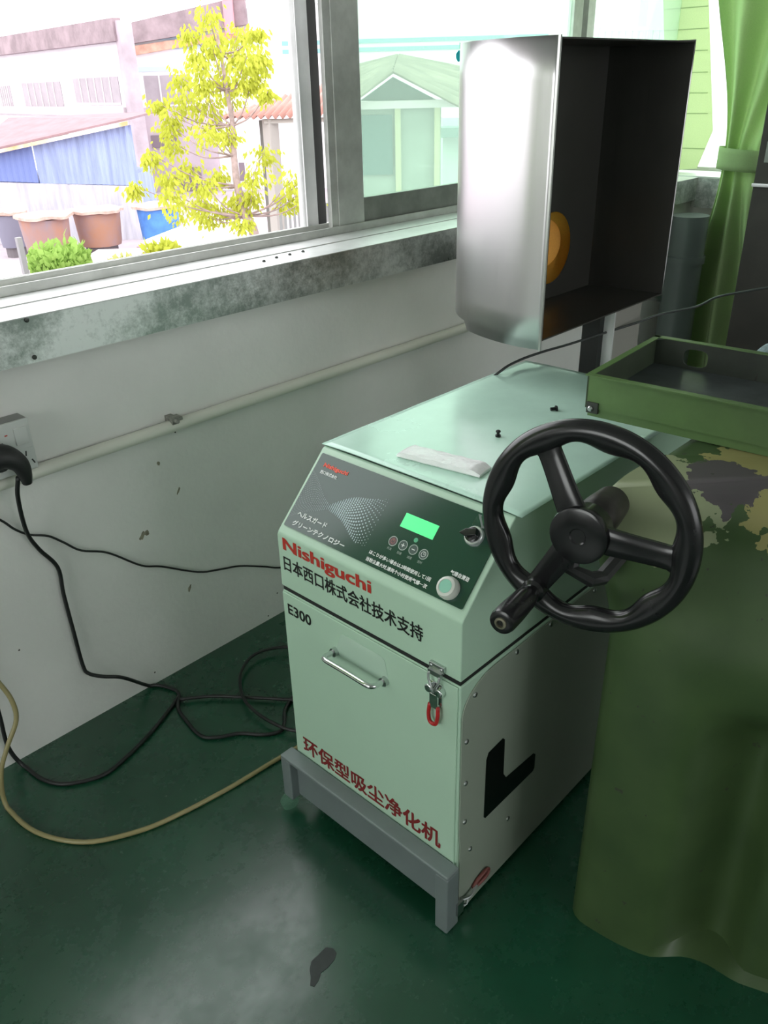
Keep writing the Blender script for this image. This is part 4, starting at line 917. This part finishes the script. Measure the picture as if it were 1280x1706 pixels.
# pale lime sheer hung across the corner of the right window
lm = thing('sheer_panel', 'pale lime sheer curtain panel with seams hanging inside the right window corner', 'curtain', (3.10, 1.15, 1.3))
def onx(px, py, x):
    d = at(px, py, 1)-CAM; return CAM+d*((x-CAM.x)/d.x)
SHR = cloth('lime_sheer_cloth', (.76, .84, .58), .62)
MB().prism([onx(px, py, 3.10) for px, py in [(1095,-420),(1172,-420),(1180,-40),(1186,150),(1188,218),(1161,281),(1112,284)]], (.0015, 0, 0)).build('sheer_cloth', SHR, lm)
SEAM = cloth('sheer_seam', (.60, .70, .42), .4)
for y in (-25, 12, 48, 84, 120, 154, 188, 246):
    a_, c_ = onx(1108, y+4, 3.10), onx(1180 if y < 220 else 1176, y-2, 3.10)
    MB().box(3.0975, 3.0995, min(a_.y, c_.y), max(a_.y, c_.y), (a_.z+c_.z)/2-.002, (a_.z+c_.z)/2+.002).build('seam', SEAM, lm)
# hazy pale tower and handrail lines outside at the top right
tb = Plane(at(1095, 60, 14), HX)
b = MB(); tb.rect(b, tb.sz(1078,30)[0], tb.sz(1112,30)[0], GZ, 6, 0, .5); tag(b.build('pale_column', mat('pale_green_column', (.52, .78, .66), .8)), 'pale green column outside, above the hood', 'column')
railing('thin grey handrail outside above the dust hood', Plane(at(1100, 50, 13), HX), 1000, 1160, 46, 60, 14, mat('thin_rail', (.50, .52, .52), .7))
# tree
LEAF = cloth('yellow_green_leaf', (.57, .60, .09), .45)
LEAF2 = cloth('green_leaf', (.36, .54, .14), .45)
BARK = mat('pinkish_bark', (.38, .28, .27), .9, var=.3, vscale=8)
tr = thing('yellow_tree', 'slender tree with drooping yellow green leaves outside the open window', 'tree', (at(420, 400, 12.5).x, at(420, 400, 12.5).y, GZ))
TT = 12.5
trunk = [Vector((at(430, 420, TT).x, at(430, 420, TT).y, GZ)), at(427, 410, TT), at(410, 360, TT), at(396, 310, TT), at(390, 260, TT), at(388, 210, TT), at(378, 150, TT), at(368, 90, TT), at(356, 20, TT)]
b = MB(); b.tube(trunk, .05, 8, 5, radii=(.085, .015)); b.build('trunk', BARK, tr, smooth_=True)
CL = [(349,29,20),(317,60,15),(359,64,18),(399,61,20),(426,56,14),(354,82,18),(383,104,24),(333,112,20),(434,96,14),(434,117,14),(402,130,22),(370,138,20),(301,134,15),(338,147,18),(262,176,14),(310,168,22),(343,175,20),(285,197,18),(388,160,20),(447,157,12),(359,210,22),(283,214,16),(290,246,18),(346,222,24),(380,227,18),(252,262,16),(224,314,13),(312,284,20),(281,297,16),(339,311,20),(363,297,16),(441,260,20),(424,297,18),(487,304,20),(508,321,18),(516,336,16),(286,326,20),(305,352,22),(336,340,18),(397,333,18),(368,352,18),(344,365,16),(419,331,16),(404,372,14),(477,336,18),(516,292,14),(412,100,16),(420,140,16),(330,95,14),(398,85,20)]
br = MB(); lf = MB(); rnd = random.Random(3)
TP = [at(410,360,TT), at(396,310,TT), at(390,260,TT), at(388,210,TT), at(378,150,TT), at(368,90,TT)]
for (x, y, r) in CL:
    t = TT+rnd.uniform(-.8, .8); c0 = at(x, y, t); R0 = r*t/F_PX*1.15
    base = min(TP, key=lambda p: (p-c0).length+max(0, p.z-c0.z+.2)*2)
    mid = base.lerp(c0, .5)+Vector((0, 0, -.08)); br.tube([base, mid, c0+Vector((0, 0, R0*.3))], .01, 5, 4, radii=(.016, .005))
    for k in range(125):
        v = Vector((rnd.gauss(0, .5), rnd.gauss(0, .5), rnd.gauss(0, .42)))*R0; p = c0+v
        ln = rnd.uniform(.06, .12); wd = ln*.27; out = Vector((v.x, v.y, 0)); out = out.normalized() if out.length > 1e-4 else Vector((1, 0, 0))
        d1 = (out*.5+Vector((rnd.uniform(-.5, .5), rnd.uniform(-.5, .5), -1.0))).normalized(); s1 = d1.orthogonal().normalized(); s1.rotate(Matrix.Rotation(rnd.uniform(0, 6.28), 3, d1))
        n1 = d1.cross(s1)*.15*wd
        vs = [lf.bm.verts.new(q) for q in (p, p+d1*ln*.45+s1*wd, p+d1*ln+n1, p+d1*ln*.45-s1*wd)]; lf.bm.faces.new(vs)
br.build('branches', BARK, tr, smooth_=True); lf.build('foliage', LEAF, tr, weld=False)
# bushes
def bush(name, label, px, py, rpx, t, m, n=700, flat_=.7):
    c0 = at(px, py, t); R0 = rpx*t/F_PX; T = thing(name, label, 'plant', (c0.x, c0.y, GZ)); b = MB(); st = MB(); rd = random.Random(px)
    for k in range(n):
        th = rd.uniform(0, 2*PI); rr = R0*math.sqrt(rd.random()); p = Vector((c0.x+rr*math.cos(th), c0.y+rr*math.sin(th), c0.z+R0*flat_*rd.gauss(0, .35) if k % 2 else GZ+(c0.z-GZ)*rd.random()))
        d1 = Vector((rd.uniform(-.6, .6), rd.uniform(-.6, .6), rd.uniform(.2, 1))).normalized(); s1 = d1.orthogonal().normalized(); s1.rotate(Matrix.Rotation(rd.uniform(0, 6.28), 3, d1)); ln = rd.uniform(.08, .2)
        vs = [b.bm.verts.new(q) for q in (p, p+d1*ln*.4+s1*ln*.3, p+d1*ln, p+d1*ln*.4-s1*ln*.3)]; b.bm.faces.new(vs)
    for k in range(12):
        th = k*2*PI/12; st.tube([Vector((c0.x, c0.y, GZ)), Vector((c0.x+.5*R0*math.cos(th), c0.y+.5*R0*math.sin(th), c0.z))], .02, 5, 1)
    b.build('foliage', m, T, weld=False); st.build('stems', BARK, T)
bush('green_bush', 'bright green bush below the rusty tanks', 100, 440, 48, 15, LEAF2, 2600)
bush('green_bush', 'small yellow green bush in front of the brownish railing', 272, 425, 26, 14.5, LEAF, 1000)
bush('grass_clump', 'grassy weeds beside the pale concrete block', 205, 450, 26, 15, cloth('dry_grass', (.62, .62, .25), .4), 450)
# road edge barrier at far left
b = MB(); p0 = at(40, 440, 16); b.box(p0.x-.05, p0.x+.05, p0.y-.05, p0.y+.05, GZ, p0.z+.5); 
tag(b.build('gate_post', mat('gate_post_grey', (.28, .27, .28), .8)), 'grey post at the road edge, far left outside', 'post')
